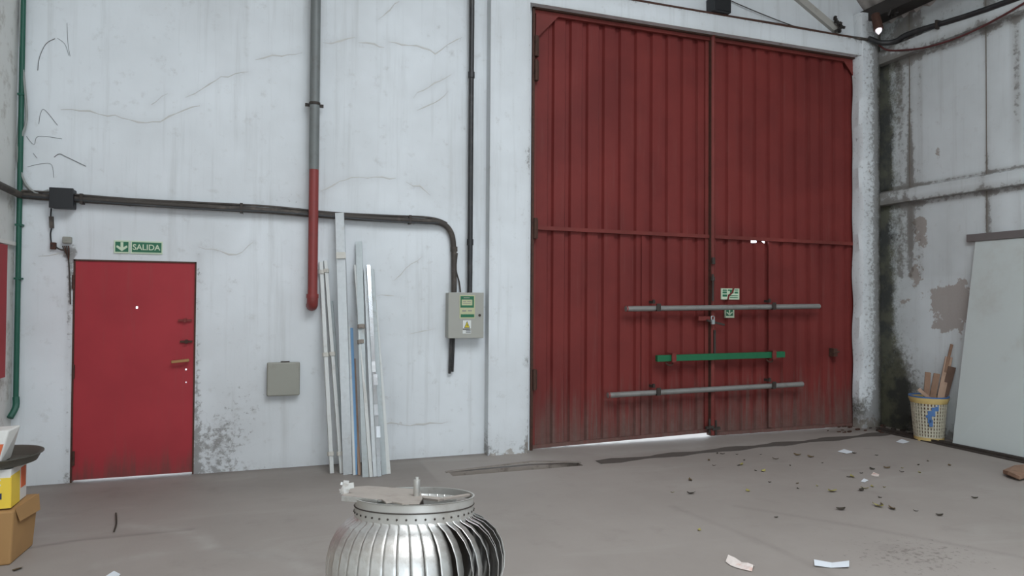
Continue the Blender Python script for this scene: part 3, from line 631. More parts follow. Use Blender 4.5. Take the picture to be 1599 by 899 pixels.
under(MB().poly(arrow(1134.5, 1144, 483.5, 492.5, GO + .004), (0, .002, 0)).build('arrow', 'signpale'), s2)
# ------------------------------------------------------------------ things on the back wall
ex = thing('exit_sign', 'green exit sign with down arrow reading SALIDA, above the red door', 'sign', B(215, 398, 0))
za = B(178, 374.3); zb_ = B(178, 395)
def wp(px0, px1, z0, z1, out, th): a, b = B(px0, 385, 0), B(px1, 385, 0); return (a.x, b.x, D - out, D - out + th, z0, z1)
zt_, zb_ = B(178, 375).z, B(178, 395).z
for nm, a in (('backing', (178.5, 202.5)), ('backing', (204.5, 254))): under(MB().box(*wp(*a, zb_, zt_, .012, .012)).build(nm, 'signpale'), ex)
for a in ((180.5, 201), (206.5, 252.5)): under(MB().box(*wp(*a, zb_ + .012, zt_ - .012, .014, .003)).build('green_field', 'signgreen'), ex)
x0, x1 = B(182, 385).x, B(199.8, 385).x; y_ = D - .016; ax = lambda t: x0 + (x1 - x0)*t; az = lambda t: zt_ - .016 + (zb_ - zt_ + .034)*t
under(MB().poly([(ax(u), y_, az(v)) for u, v in ((.38, 0), (.62, 0), (.62, .56), (.94, .34), (1, .56), (.5, 1), (0, .56), (.06, .34), (.38, .56))], (0, .002, 0)).build('arrow', 'signpale'), ex)
text_mesh('lettering', 'SALIDA', 'signpale', ex, B(208, 385).x, B(250.8, 385).x, zb_ + .032, zt_ - .03, D - .015)
# electrical panel
PDp = .14
e0, e1 = B(701, 457, PDp), B(754.5, 527, PDp)
ep = thing('electrical_panel', 'beige-grey electrical cabinet with green and warning stickers on the white wall', 'panel', ((e0.x + e1.x)/2, D, e1.z))
under(MB().box(e0.x, e1.x, D - PDp + .02, D, e1.z, e0.z).build('body', 'panelbox', bevel=.005), ep)
under(MB().box(e0.x - .004, e1.x + .004, D - PDp, D - PDp + .018, e1.z - .004, e0.z + .004).build('cabinet_door', 'panelbox', bevel=.005), ep)
def pp(a, b, c, d, o=.003): p, q = B(a, b, PDp + o), B(c, d, PDp + o); return (p.x, q.x, D - PDp - o, D - PDp - o + .003, q.z, p.z)
stk = under(MB().box(*pp(717.8, 460.5, 741.5, 497)).build('green_sticker', 'cream'), ep)
for a in ((719.2, 462, 740, 480.2), (719.5, 490.5, 740.5, 495.2)): under(MB().box(*pp(*a, .004)).build('green_field', 'signgreen'), stk)
under(MB().box(*pp(721, 467.6, 737.5, 476.6, .005)).build('cream_field', 'cream'), stk)
for a in ((724, 464.2, 733.5, 465.4), (723, 470, 728, 471.2), (729.5, 470, 735.5, 471.2), (723, 473, 735, 474), (722, 484, 728, 486.5), (731, 484, 737, 486)): under(MB().box(*pp(*a, .006)).build('print_line', 'covergrey'), stk)
ws = under(MB().box(*pp(723, 500, 735.5, 512.5)).build('warning_sticker', 'stickwhite'), ep)
T = lambda px, py, o: B(px, py, PDp + o)
under(MB().poly([T(729.3, 501, .004), T(733.8, 511.8, .004), T(724.8, 511.8, .004)], (0, .002, 0)).build('triangle_border', 'ink'), ws)
under(MB().poly([T(729.3, 502.6, .006), T(732.9, 511.1, .006), T(725.7, 511.1, .006)], (0, .002, 0)).build('triangle', 'yellow'), ws)
under(MB().poly([T(729.8, 504.5, .008), T(728.4, 507.8, .008), T(729.4, 507.8, .008), T(728.8, 510.4, .008), T(730.4, 507.0, .008), T(729.4, 507.0, .008)], (0, .002, 0)).build('bolt_mark', 'ink'), ws)
tl = under(MB().box(*pp(722.5, 515, 735.5, 520.5)).build('text_label', 'stickwhite'), ep)
for a in ((723, 513.3, 734, 514.3), (727.5, 516, 735, 517), (727.5, 518.3, 735, 519.3)): under(MB().box(*pp(*a, .005)).build('print_line', 'ink'), tl)
p = B(748.8, 492, PDp); under(MB().tube([p + Vector((0, .004, 0)), p + Vector((0, -.012, 0))], .013, 12).build('lock', 'darksteel'), ep)
for px, l_ in ((702, 583), (706.5, 580)):
    under(MB().tube([B(px + 2, 526, .06), B(px + 1, 555, .05), B(px, l_, .04)], .014, 8).build('cable_stub', 'blackpipe'), ep)
# grey cover box
c0_, c1_ = B(417, 566, .07), B(468, 617, .07)
cb = thing('wall_box', 'grey square metal cover box low on the white wall beside the leaning profiles', 'box', ((c0_.x + c1_.x)/2, D, c1_.z))
under(MB().box(c0_.x + .015, c1_.x - .015, D - .055, D, c1_.z + .015, c0_.z - .015).build('body', 'covergrey'), cb)
under(MB().box(c0_.x, c1_.x, D - .075, D - .05, c1_.z, c0_.z).build('lid', 'covergrey', bevel=.012), cb)
under(MB().box(c0_.x + .12, c0_.x + .20, D - .07, D - .05, c0_.z, c0_.z + .008).build('latch', 'darksteel'), cb)
# wall conduit with cables
cd = thing('wall_conduit', 'long dark conduit running across the white wall to the electrical cabinet', 'pipe', B(28, 303, .04))
path = [B(27, 304, .05), B(76, 308, .05), B(200, 316, .05), B(320, 323, .05), B(420, 329, .05), B(520, 337, .05), B(600, 342, .05), B(660, 345, .05), B(684, 347, .05), B(698, 354, .05), B(706, 368, .05), B(708.5, 390, .05), B(709, 420, .06), B(709, 456, .07)]
under(MB().tube(spline(path, 5), .029, 10).build('conduit', 'conduit', smooth=True), cd)
under(MB().tube(spline([Vector((p.x, p.y - .0, p.z + .036 + .006*math.sin(i*2.1))) for i, p in enumerate(path[:10])], 5), .010, 6).build('cable', 'conduit', smooth=True), cd)
under(MB().tube(spline([Vector((p.x, p.y - .03, p.z - .016 + .008*math.sin(i*1.7))) for i, p in enumerate(path[:9])], 5), .009, 6).build('cable', 'blackpipe', smooth=True), cd)
under(MB().tube(spline([B(XLp, yp, .03) for XLp, yp in ((714, 395), (712, 420), (717, 440), (719, 456))], 4), .008, 6).build('cable', 'conduit'), cd)
for px, py in ((128, 312), (377, 326), (640, 344)):
    p = B(px, py, .05); under(MB().box(p.x - .012, p.x + .012, p.y - .036, D, p.z - .036, p.z + .05).build('clamp', 'darksteel'), cd)
p = B(709, 385, .05); under(MB().tube([p, p + Vector((0, 0, -.05))], .036, 10).build('coupling', 'conduit'), cd)
lp = [Vector((XL + .05, D - .06, path[0].z)), Vector((XL + .05, D - .9, path[0].z + .02)), Vector((XL + .05, D - 2.5, path[0].z + .02))]
under(MB().tube(lp, .029, 10).build('conduit', 'conduit', smooth=True), cd)
# junction box
j0, j1 = B(78, 293, .12), B(113.5, 325, .12)
jb = thing('junction_box', 'square black junction box on the conduit near the left corner', 'box', ((j0.x + j1.x)/2, D, j1.z))
under(MB().box(j0.x, j1.x, D - .115, D, j1.z, j0.z).build('body', 'black', bevel=.006), jb)
under(MB().box(j0.x - .004, j1.x + .004, D - .13, D - .112, j1.z - .004, j0.z + .004).build('lid', 'black', bevel=.004), jb)
dc = thing('dangling_cable', 'thin dark cable dropping from the black junction box to the small socket', 'cable', B(80, 378, .01))
under(MB().tube(spline([B(80, 325, .02), B(79, 345, .02), B(81, 352, .03), B(79, 365, .02), B(80, 378, .02)], 5), .006, 6).build('wire', 'black'), dc)
under(MB().beam(B(80, 338, .025), B(81, 356, .025), .03, .025).build('tape_wrap', 'conduit'), dc)
sk = thing('wall_socket', 'small brown socket on the wall below the junction box', 'socket', B(82, 388, 0))
s0, s1 = B(78, 378, .04), B(86.5, 389, .04)
under(MB().box(s0.x, s1.x, D - .04, D, s1.z, s0.z).build('body', 'rust', bevel=.004), sk)
under(MB().box(s0.x + .012, s1.x - .02, D - .046, D - .035, s1.z + .02, s0.z - .02).build('insert', 'black'), sk)
sw = thing('switch_box', 'grey open switch box beside the top left of the red door', 'box', B(104, 389, 0))
s0, s1 = B(97, 369, .05), B(110.5, 389, .05)
under(MB().box(s0.x, s1.x, D - .05, D, s1.z + .05, s0.z).build('body', 'covergrey', bevel=.008), sw)
under(MB().box(s0.x + .02, s1.x - .02, D - .056, D - .045, s1.z + .075, s0.z - .03).build('cover', 'panelbox'), sw)
for k in range(4): under(MB().tube(spline([B(98 + 3*k, 384, .03), B(100 + 2.5*k, 390 + k, .04), B(104 + k, 396 + 3*k, .02)], 4), .006, 5).build('wire', 'rust' if k % 2 else 'conduit'), sw)
under(MB().tube(spline([B(86, 384, .02), B(91, 388, .03), B(97, 390, .03), B(103, 390, .03)], 4), .007, 6).build('wire', 'conduit'), sw)
under(MB().tube(spline([B(106, 395, .01), B(108, 420, .012), B(109, 445, .01), B(110, 475, .01)], 4), .006, 5).build('wire', 'conduit'), sw)
# downpipe: grey above, red below
PO2 = .135
dp = thing('downpipe', 'thick vertical wall pipe painted grey above and red below, with an elbow', 'pipe', B(489, 478, PO2))
t0, t1, t2 = B(491, -60, PO2), B(490, 265, PO2), B(488, 462, PO2)
under(MB().tube([Vector((t2.x, t2.y, 6.6)), Vector((t2.x, t2.y, t1.z))], .046, 16).build('upper_pipe', 'greypipe', smooth=True), dp)
under(MB().tube([Vector((t2.x, t2.y, t1.z)), t2], .045, 16).build('lower_pipe', 'redpipe', smooth=True), dp)
under(MB().tube([t2 + Vector((0, 0, .02)), t2 + Vector((0, 0, -.02))], .056, 16).tube(spline([t2 + Vector((0, 0, -.01)), t2 + Vector((0, .005, -.05)), t2 + Vector((0, .04, -.085)), t2 + Vector((0, .132, -.09))], 4), .052, 14).build('elbow', 'redpipe', smooth=True), dp)
p = Vector((t2.x, t2.y, B(490, 162, PO2).z)); under(MB().tube([p + Vector((0, 0, -.012)), p + Vector((0, 0, .012))], .052, 16).beam(p + Vector((-.085, .06, 0)), p + Vector((.085, .06, 0)), .03, .012).beam(p + Vector((-.075, -.03, 0)), p + Vector((-.075, .133, 0)), .02, .02).beam(p + Vector((.075, 0, 0)), p + Vector((.075, .133, 0)), .02, .02).build('bracket', 'darksteel'), dp)
# thin black conduit down to the cabinet
vc = thing('vertical_conduit', 'thin straight black conduit coming down into the cabinet top', 'pipe', B(733, 456, .06))
t2 = B(733.5, 457, .07)
under(MB().tube([Vector((t2.x, t2.y, 6.8)), t2], .027, 12).build('tube', 'blackpipe', smooth=True), vc)
for py in (117, 378): p = Vector((t2.x, t2.y, B(735, py, .07).z)); under(MB().tube([p + Vector((0, 0, -.03)), p + Vector((0, 0, .03))], .035, 12).build('coupling', 'blackpipe', smooth=True), vc)
# green pipe and white cables in the left corner
gp = thing('corner_pipe', 'thin dark green pipe standing in the left corner', 'pipe', (XL + .05, D - .05, 0))
under(MB().tube([(XL + .045, D - .045, .75), (XL + .045, D - .045, 5.15)], .020, 10).build('tube', 'greenpipe', smooth=True), gp)
for z in (1.75, 2.2, 3.3): under(MB().box(XL + .02, XL + .07, D - .068, D, z - .008, z + .008).build('clip', 'greenpipe'), gp)
under(MB().tube(spline([(XL + .045, D - .045, .76), (XL + .05, D - .06, .68), (XL + .03, D - .12, .60)], 4), .026, 8).build('end_fitting', 'greenpipe'), gp)
for k, (lab, pts) in enumerate((('outer white cable looping down the corner to the conduit', [(36, -30), (35, 60), (36, 120), (30, 190), (27, 240), (31, 272), (42, 292), (58, 301), (76, 297)]), ('inner white cable looping down the corner to the conduit', [(33, -30), (32, 60), (40, 150), (41, 190), (31, 222), (29, 250), (36, 278), (46, 294), (60, 303)]))):
    c_ = thing('hanging_cable', lab, 'cable', B(*pts[-1], .02), 'white cables in the left corner'); under(MB().tube(spline([B(a, b, .03 + .02*k) for a, b in pts], 6), .010, 7).build('sheath', 'whitecable', smooth=True), c_)
# cable and black loudspeaker on the lintel, cables on the right wall
lc = thing('lintel_cable', 'brown cable and rusty strip lying along the top edge of the gate lintel', 'cable', (3.2, D - .06, lz1))
under(MB().box(px1 + .02, XR - .35, D - .115, D - .085, lz1, lz1 + .022).build('rust_strip', 'rust'), lc)
under(MB().tube(spline([(px1 + .05, D - .07, lz1 + .02), (3.5, D - .075, lz1 + .03), (4.6, D - .075, lz1 + .02), (5.8, D - .08, lz1 + .028), (6.7, D - .08, lz1 + .022), (7.12, D - .14, lz1 + .0), (7.30, D - .16, lz1 - .02)], 6), .017, 8).build('cable', 'conduit', smooth=True), lc)
s0, s1 = B(1110, 8, .10), B(1136, 29, .10)
lb = thing('black_speaker', 'small black box sitting on the gate lintel at the centre', 'speaker', ((s0.x + s1.x)/2, D, lz1 + .02))
under(MB().box(s0.x, s1.x, D - .17, D - .01, lz1 + .022, lz1 + .20).build('housing', 'black', bevel=.006), lb)
under(MB().box(s0.x + .012, s1.x - .012, D - .176, D - .168, lz1 + .034, lz1 + .188).build('front_grille', 'black'), lb)
tw = thing('stay_wire', 'thin slack wire crossing the gable wall above the lintel', 'wire', B(1140, 0, .02))
under(MB().tube(spline([B(1120, -8, .02), B(1190, 22, .03), B(1250, 44, .02), B(1300, 55, .02)], 4), .006, 6).build('strand', 'conduit'), tw)
z0 = 4.90
rp = thing('wall_pipe', 'black pipe running along the top of the right wall', 'pipe', (XR - .1, D - .3, z0))
under(MB().tube(spline([(7.12, D - .17, 4.95), (7.28, D - .22, z0), (XR - .09, D - .34, z0 - .01), (XR - .08, D - .6, z0 + .015), (XR - .08, 5.0, z0 - .08), (XR - .08, 2.0, z0 - .1)], 6), .033, 10).build('tube', 'blackpipe', smooth=True), rp)
for y in (5.9, 4.9): under(MB().box(XR - .13, XR, y - .01, y + .01, z0 - .075, z0 + .03).build('clip', 'darksteel'), rp)
rc = thing('sagging_cable', 'dark red cable sagging along the right wall under the black pipe', 'cable', RW(1400, 80, .06))
under(MB().tube(spline([Vector((7.22, D - .2, 4.9)), RW(1385, 78, .09), RW(1415, 78, .09), RW(1450, 73, .09), RW(1500, 57, .09), RW(1550, 33, .09), RW(1599, 5, .09), RW(1640, -20, .09)], 6), .012, 7).build('sheath', 'darkred', smooth=True), rc)
la = thing('pipe_end', 'small round pipe end with a glowing white mouth under the eave in the corner', 'lamp', (7.26, D - .25, 5.0))  # downspout end rather than a lamp; its white glow is added
lc_ = PD(1372, 42, (PD(1372, 42, 1).x*.331 + PD(1372, 42, 1).y*.944)**0*8.55)
lq = PD(1372, 48, 8.5)
under(MB().tube([lq + Vector((0, .05, .22)), lq + Vector((0, 0, .02))], [.05, .058], 14).build('holder', 'rust', smooth=True), la)
under(MB().lathe([(.001, -.05), (.02, -.03), (.034, -.012), (.038, .008), (.036, .025)], 14, lq).build('glow_mouth', 'glow_mouth', smooth=True), la)
# ------------------------------------------------------------------ leaning metal profiles
def cprof(w_, d_, t=.004): return [(-w_/2, 0), (w_/2, 0), (w_/2, d_), (w_/2 - t, d_), (w_/2 - t, t), (-w_/2 + t, t), (-w_/2 + t, d_), (-w_/2, d_)]
def boxprof(w_, d_): return [(-w_/2, -d_/2), (w_/2, -d_/2), (w_/2, d_/2), (-w_/2, d_/2)]
studs = [  # foot px, top px, top stand-off, width, depth, closed, material, label
    ((518, 739), (501, 409), .03, .034, .030, 1, 'galv_pale', 'leftmost slim pale rod of the leaning metal profiles, tied to its neighbour'),
    ((533, 739), (508, 407), .03, .030, .028, 1, 'galv_pale', 'second slim pale rod from the left among the leaning profiles'),
    ((543, 741), (530, 332), .14, .082, .045, 0, 'galv', 'tallest bright galvanised channel leaning against the wall'),
    ((537, 734), (516, 470), .02, .040, .030, 0, 'galv_dull', 'dull grey channel half hidden behind the tallest galvanised channel'),
    ((553, 742), (545, 510), .03, .022, .020, 1, 'galv_pale', 'narrow white strip leaning just left of the blue strip'),
    ((557, 741), (549, 512), .05, .026, .014, 1, 'bluestrip', 'narrow light blue strip among the leaning metal profiles'),
    ((561, 742), (553, 560), .02, .024, .018, 1, 'woodlight', 'short tan batten leaning just right of the blue strip'),
    ((571, 745), (560, 377), .03, .058, .034, 0, 'galv_dull', 'second tallest dull grey channel with a rounded top, leaning'),
    ((579, 745), (555, 414), .07, .030, .026, 1, 'galv_pale', 'slim white profile leaning across the second tallest channel'),
    ((586, 744), (571, 418), .05, .038, .028, 0, 'galv', 'slotted galvanised profile leaning right of the second tallest channel'),
    ((592, 744), (575, 414), .08, .036, .020, 1, 'galv_shiny', 'mirror-bright foil-faced strip among the leaning profiles'),
    ((600, 741), (580, 420), .03, .044, .030, 0, 'galv_dull', 'dull channel with notched top, second from the right of the bundle'),
    ((607, 740), (585, 468), .03, .040, .030, 0, 'galv_pale', 'rightmost short pale channel of the leaning metal profiles')]
SO = []
def SOF(so, dp_, cl_): return max(so, dp_/2 + .012) if cl_ else max(so, dp_ + .014)
for (fp, tp, so, wd, dp_, cl_, mt, lb_) in studs:
    so = SOF(so, dp_, cl_); a = F(*fp); b = B(*tp, so); o = thing('metal_profile', lb_, 'metal profile', a, 'metal profiles leaning on the wall'); SO.append(o)
    up = Vector((-.25 if mt in ('galv', 'galv_dull') else .15, -1, .1))
    e = (b - a).normalized()
    under(MB().prof(a + Vector((0, 0, .002)), b, boxprof(wd, dp_) if cl_ else [(x, -y) for x, y in cprof(wd, dp_)][::-1], up).build('profile', mt), o)
def wrap(o, i, t, r, mat, nm):
    (fp, tp, so, _w, dd, cc, *_) = studs[i]; so = SOF(so, dd, cc); a, b = F(*fp), B(*tp, so); p = a.lerp(b, t); d = (b - a).normalized()
    under(MB().tube([p - d*.018, p + d*.018], r, 8).build(nm, mat), o)
for t in (.09, .55, .95): wrap(SO[0], 0, t, .030, 'tape', 'tape_tie'); wrap(SO[1], 1, t, .028, 'tape', 'tape_tie')
a, b = F(*studs[2][0]), B(*studs[2][1], studs[2][2]); p = a.lerp(b, .83); d = (b - a).normalized()
under(MB().beam(p - d*.03 + Vector((0, -.026, 0)), p + d*.03 + Vector((0, -.026, 0)), .088, .006).build('tape_patch', 'tape'), SO[2])
wrap(SO[8], 8, .62, .034, 'rope', 'wire_tie'); wrap(SO[7], 7, .62, .036, 'rope', 'wire_tie')
for k, t in enumerate((.50, .44, .30, .20)): 
    a, b = F(*studs[10][0]), B(*studs[10][1], SOF(.08, .02, 1)); p = a.lerp(b, t); d = (b - a).normalized()
    under(MB().beam(p - d*.05 + Vector((.012*(k % 2), -.016, 0)), p + d*.05 + Vector((.012*(k % 2), -.016, 0)), .034, .006).build('foil_patch', 'galv_shiny'), SO[10])
# ------------------------------------------------------------------ turbine ventilator in the foreground
R0 = .395; vx, vy = .634, 3.17
tv = thing('roof_ventilator', 'dented aluminium turbine roof ventilator standing on the concrete floor', 'ventilator', (vx, vy, 0))
NV = 42; tilt = Matrix.Rotation(math.radians(-7.5), 4, Vector((math.cos(YAW), -math.sin(YAW), 0)))
ctr = Vector((vx, vy, .40)); TM = Matrix.Translation(ctr) @ tilt
def rot_part(o, ang=0, extra=None):   # part authored around the rotor centre
    m_ = TM @ Matrix.Rotation(ang, 4, 'Z')
    if extra is not None: m_ = m_ @ extra
    o.parent = tv; o.matrix_parent_inverse = Matrix.Translation(-tv.location); o.matrix_basis = m_; return o
def vane_mesh(curl, wk=1.22, bend=0.0):
    prof = [(.680, .245), (.690, .20), (.705, .185), (.80, .165), (.90, .125), (.965, .075), (1.0, .01), (.995, -.05), (.96, -.11), (.89, -.17), (.79, -.215), (.70, -.235)]
    mb = MB(); wv = 2*PI/NV*wk; V = []; ns = 8
    for i, (r, z) in enumerate(prof):
        t = i/(len(prof) - 1)
        for s in range(ns):
            u = s/(ns - 1); rad = r*R0 + (.004*(1 - 2*u) - .016*max(0, (u - .72)/.28)**1.5) * min(1, max(0, (i - 1)/2)) + curl*max(0, .7 - u)*math.sin(max(0, (t - .17)/.83)*PI)**.6
            ph = (u - .5)*wv + .10*math.sin((t - .1)*PI*.9) + bend*math.sin(t*PI)*(1 - u)
            V.append((rad*math.cos(ph), rad*math.sin(ph), z))
    n = len(prof); mb.add(V, [(i*ns + s, i*ns + s + 1, (i + 1)*ns + s + 1, (i + 1)*ns + s) for i in range(n - 1) for s in range(ns - 1)])
    return mb
VM = {}
right_dir = math.atan2(-math.sin(YAW), math.cos(YAW))      # direction of the camera's right
for k in range(NV):
    a = 2*PI*k/NV; rel = (a - right_dir + PI) % (2*PI) - PI
    kind = 'bent' if -1.25 < rel < .4 else ('dent' if abs(abs(rel) - PI) < .5 else 'plain')
    v_ = kind + (str(k % 3) if kind == 'bent' else '')
    if v_ not in VM:
        o = {'plain': lambda: vane_mesh(0), 'dent': lambda: vane_mesh(-.01, 1.2), 'bent0': lambda: vane_mesh(.026, 1.08, .02), 'bent1': lambda: vane_mesh(.040, 1.05, .03), 'bent2': lambda: vane_mesh(.016, 1.12, .0)}[v_]().build('vane', 'alu', smooth=True)
        so_ = o.modifiers.new('thickness', 'SOLIDIFY'); so_.thickness = .0015; VM[v_] = o; o['used'] = 0
    o = VM[v_]
    if o['used']: o = o.copy(); COL.objects.link(o)
    else: o['used'] = 1
    ex_ = None
    rot_part(o, a, ex_)
for o in bpy.data.objects:
    if 'used' in o: del o['used']
rot_part(MB().lathe([(.70*R0, .185), (.70*R0, .272), (.712*R0, .277), (.69*R0, .277), (.685*R0, .185)], 64).build('top_collar', 'collar', smooth=True))
rot_part(MB().lathe([(.702*R0, .236), (.711*R0, .239), (.702*R0, .242)], 64).build('collar_seam', 'darksteel', smooth=True))
rv_ = MB().lathe([(.0001, .006), (.004, .004), (.005, 0)], 8).build('rivet', 'darksteel'); first = True
for k in range(NV):
    a = 2*PI*(k + .3)/NV; o = rv_ if first else rv_.copy()
    if not first: COL.objects.link(o)
    first = False
    rot_part(o, a, Matrix.Translation((.700*R0, 0, .214)) @ Matrix.Rotation(PI/2, 4, 'Y'))
rot_part(MB().lathe([(.72*R0, -.225), (.72*R0, -.26), (.70*R0, -.26), (.70*R0, -.225)], 48, close=True).build('lower_ring', 'galv_dull', smooth=True))
under(MB().lathe([(.66*R0, .175), (.66*R0, .02), (.78*R0, 0), (.78*R0, .004), (.665*R0, .026), (.65*R0, .175)], 48, (vx, vy, 0)).build('base_collar', 'galv_dull', smooth=True), tv)
rot_part(MB().lathe([(.0001, -.2), (.64*R0, -.2), (.66*R0, .17)], 32).build('dark_gap_drum', 'darksteel', smooth=True))  # drum coloured dark to paint the shade in the gaps between vanes
# dusty cross arm, hub and shaft on top
cr = Vector((math.cos(YAW), -math.sin(YAW), 0)); cf = Vector((math.sin(YAW), math.cos(YAW), 0)); iv = tilt.inverted()
TI = TM.inverted()
def L(px, py, z):                 # point of the view ray at height z in rotor coordinates
    o_ = TI @ Vector((0, 0, CAM_H)); d_ = (TI.to_3x3() @ ray(px, py)); return o_ + d_*((z - o_.z)/d_.z)
zr = .285
arm = [L(548, 760, zr), L(575, 758, zr), L(600, 760, zr), L(655, 764, zr), L(660, 777, zr), L(655, 785, zr), L(628, 785.5, zr), L(612, 783, zr), L(603, 784, zr), L(596, 779, zr), L(585, 779, zr), L(534, 773, zr)]
rot_part(MB().poly(arm, (0, 0, -.006)).build('cross_arm', 'dustplate'))
fa, fb = L(534, 773.5, zr), L(590, 779.5, zr)
rot_part(MB().beam(fa + Vector((0, 0, -.012)), fb + Vector((0, 0, -.012)), .006, .022, (0, 0, 1)).build('arm_flange', 'alu'))
rot_part(MB().beam(L(655, 776, .255), L(690, 780, .255), .06, .010, (0, 0, 1)).build('cross_arm', 'dustplate'))
rot_part(MB().beam(L(690, 779, .255), L(735, 772, .265), .035, .008, (0, 0, 1)).build('cross_arm', 'dustplate'))
tag_ = MB(); base_ = L(536, 770, zr); rr = cr
for k, (dx, dz, ln, an) in enumerate(((-.006, 0, .05, 1.2), (.004, .004, .055, 1.5), (.014, 0, .045, 1.9), (-.014, .006, .035, .7), (.008, .03, .025, .3), (-.004, .036, .022, 2.5))):
    a = base_ + rr*dx + Vector((0, 0, dz)); tag_.beam(a, a + rr*(math.cos(an)*ln) + Vector((.004*k, -.004, math.sin(an)*ln)), .026, .006, (0.2, -1, .3))
rot_part(tag_.build('crumpled_end', 'alu'))
sh = L(650.5, 774, zr)
rot_part(MB().lathe([(.0001, .085), (.008, .085), (.008, .074), (.016, .072), (.016, .012), (.014, .008), (.014, -.002), (.022, -.002), (.022, -.006)], 16, sh).build('shaft', 'collar', smooth=True))
rot_part(MB().lathe([(.0001, -.006), (.03, -.006), (.035, -.04), (.0001, -.04)], 16, sh).build('hub', 'darksteel', smooth=True))
# ------------------------------------------------------------------ leaning board and basket by the right wall
bl, tl_ = F(1487, 695), RW(1523, 377, .035)
ex_y = Vector((.06, -1, 0)).normalized()
upv = (tl_ - bl); upv = upv - ex_y*upv.dot(ex_y)*0
nb = ex_y.cross(upv).normalized()
if nb.x > 0: nb = -nb
wb_ = 1.7
bd = MB().poly([bl, bl + ex_y*wb_, tl_ + Vector((0, -1, 0))*wb_, tl_], -nb*.018).build('leaning_board', 'board')
tag(bd, 'large dusty white board leaning on the right wall', 'board')
ba = RW(1512, 375, .02); bt = MB().box(XR - .05, XR - .002, ba.y - 2.0, ba.y, tl_.z + .002, tl_.z + .085)
tag(bt.build('batten', 'batten', bevel=.003), 'grey batten along the wall at the top edge of the white board', 'batten')
bc = Vector((7.235, 5.92, 0)); rt, rb_, bh = .185, .15, .50
bk = thing('laundry_basket', 'cream plastic lattice basket with yellow rim holding wood offcuts', 'basket', bc)
la_ = MB(); nr = 34
for k in range(nr):
    a = 2*PI*k/nr; d0 = Vector((math.cos(a), math.sin(a), 0)); la_.beam(bc + d0*rb_ + Vector((0, 0, .04)), bc + d0*rt + Vector((0, 0, bh - .05)), .019, .005, d0)
for z in np.linspace(.05, bh - .06, 11):
    r = rb_ + (rt - rb_)*z/bh; la_.lathe([(r - .004, -.006), (r + .004, -.006), (r + .004, .006), (r - .004, .006)], 34, bc + Vector((0, 0, z)), True)
under(tag(la_.build('lattice', 'basket'), kind='stuff'), bk)
under(MB().lathe([(rt - .012, -.06), (rt + .004, -.065), (rt + .022, -.02), (rt + .022, .0), (rt - .008, .0)], 36, bc + Vector((0, 0, bh)), True).build('rim', 'basketrim', smooth=True), bk)
under(MB().lathe([(rt + .006, .0), (rt + .024, .002), (rt + .024, .016), (rt + .006, .016)], 36, bc + Vector((0, 0, bh)), True).build('rim_edge', 'blue', smooth=True), bk)
under(MB().lathe([(.001, 0), (rb_ + .004, 0), (rb_ + .006, .045), (rb_ - .004, .045), (rb_ - .004, .008), (.001, .008)], 36, bc).build('base', 'basketrim', smooth=True), bk)
va = math.atan2(-bc.y, -bc.x)
for a0_, z0_, z1_ in ((-.35, .36, .43), (-.15, .30, .40), (.05, .22, .36), (.15, .28, .31), (-.02, .18, .26)):
    r = rb_ + (rt - rb_)*.6 + .012; V = []
    for i in range(4):
        a = va - a0_ + .07*i
        V += [(bc.x + (r + .012*(zz - .3))*math.cos(a), bc.y + (r + .012*(zz - .3))*math.sin(a), zz) for zz in (z0_, z1_)]
    under(MB().add(V, [(2*i, 2*i + 2, 2*i + 3, 2*i + 1) for i in range(3)]).build('blue_print', 'blue'), bk)
sticks = [((1449, 581), .045, .03, 'wood', 'short squared offcut, left of two stubs in the basket', -.08, 0), ((1463, 583), .05, .025, 'wood', 'short offcut with dark end, right of two stubs in the basket', -.02, .03),
          ((1484, 557), .055, .03, 'woodlight', 'broad pale offcut standing in the middle of the basket', .03, -.02), ((1498, 537), .022, .02, 'wood', 'tallest thin stick standing in the basket', .06, .04),
          ((1434, 607), .03, .02, 'woodlight', 'thin stick leaning out over the left rim of the basket', -.02, -.06), ((1500, 572), .06, .02, 'wooddark', 'dark flat offcut against the board side of the basket', .07, .0), ((1474, 600), .03, .02, 'woodlight', 'short slanted splinter at the basket front', -.03, -.07)]
for (px, py), w_, d_, mt, lb_, ox, oy in sticks:
    w_, d_ = w_*1.3, d_*1.2
    dpt = 7.95; top_ = PD(px, py, dpt); off = top_ - bc
    if top_.x > XR - .04: top_.x = XR - .04
    base_ = bc + Vector((ox, oy, .02 if px != 1434 else .46)); o = MB().beam(base_, top_, w_, d_, (-.7, -.7, 0)).build('wood_offcut', mt, bevel=.003)
    tag(o, lb_, 'wood offcut', 'wood offcuts in the basket')
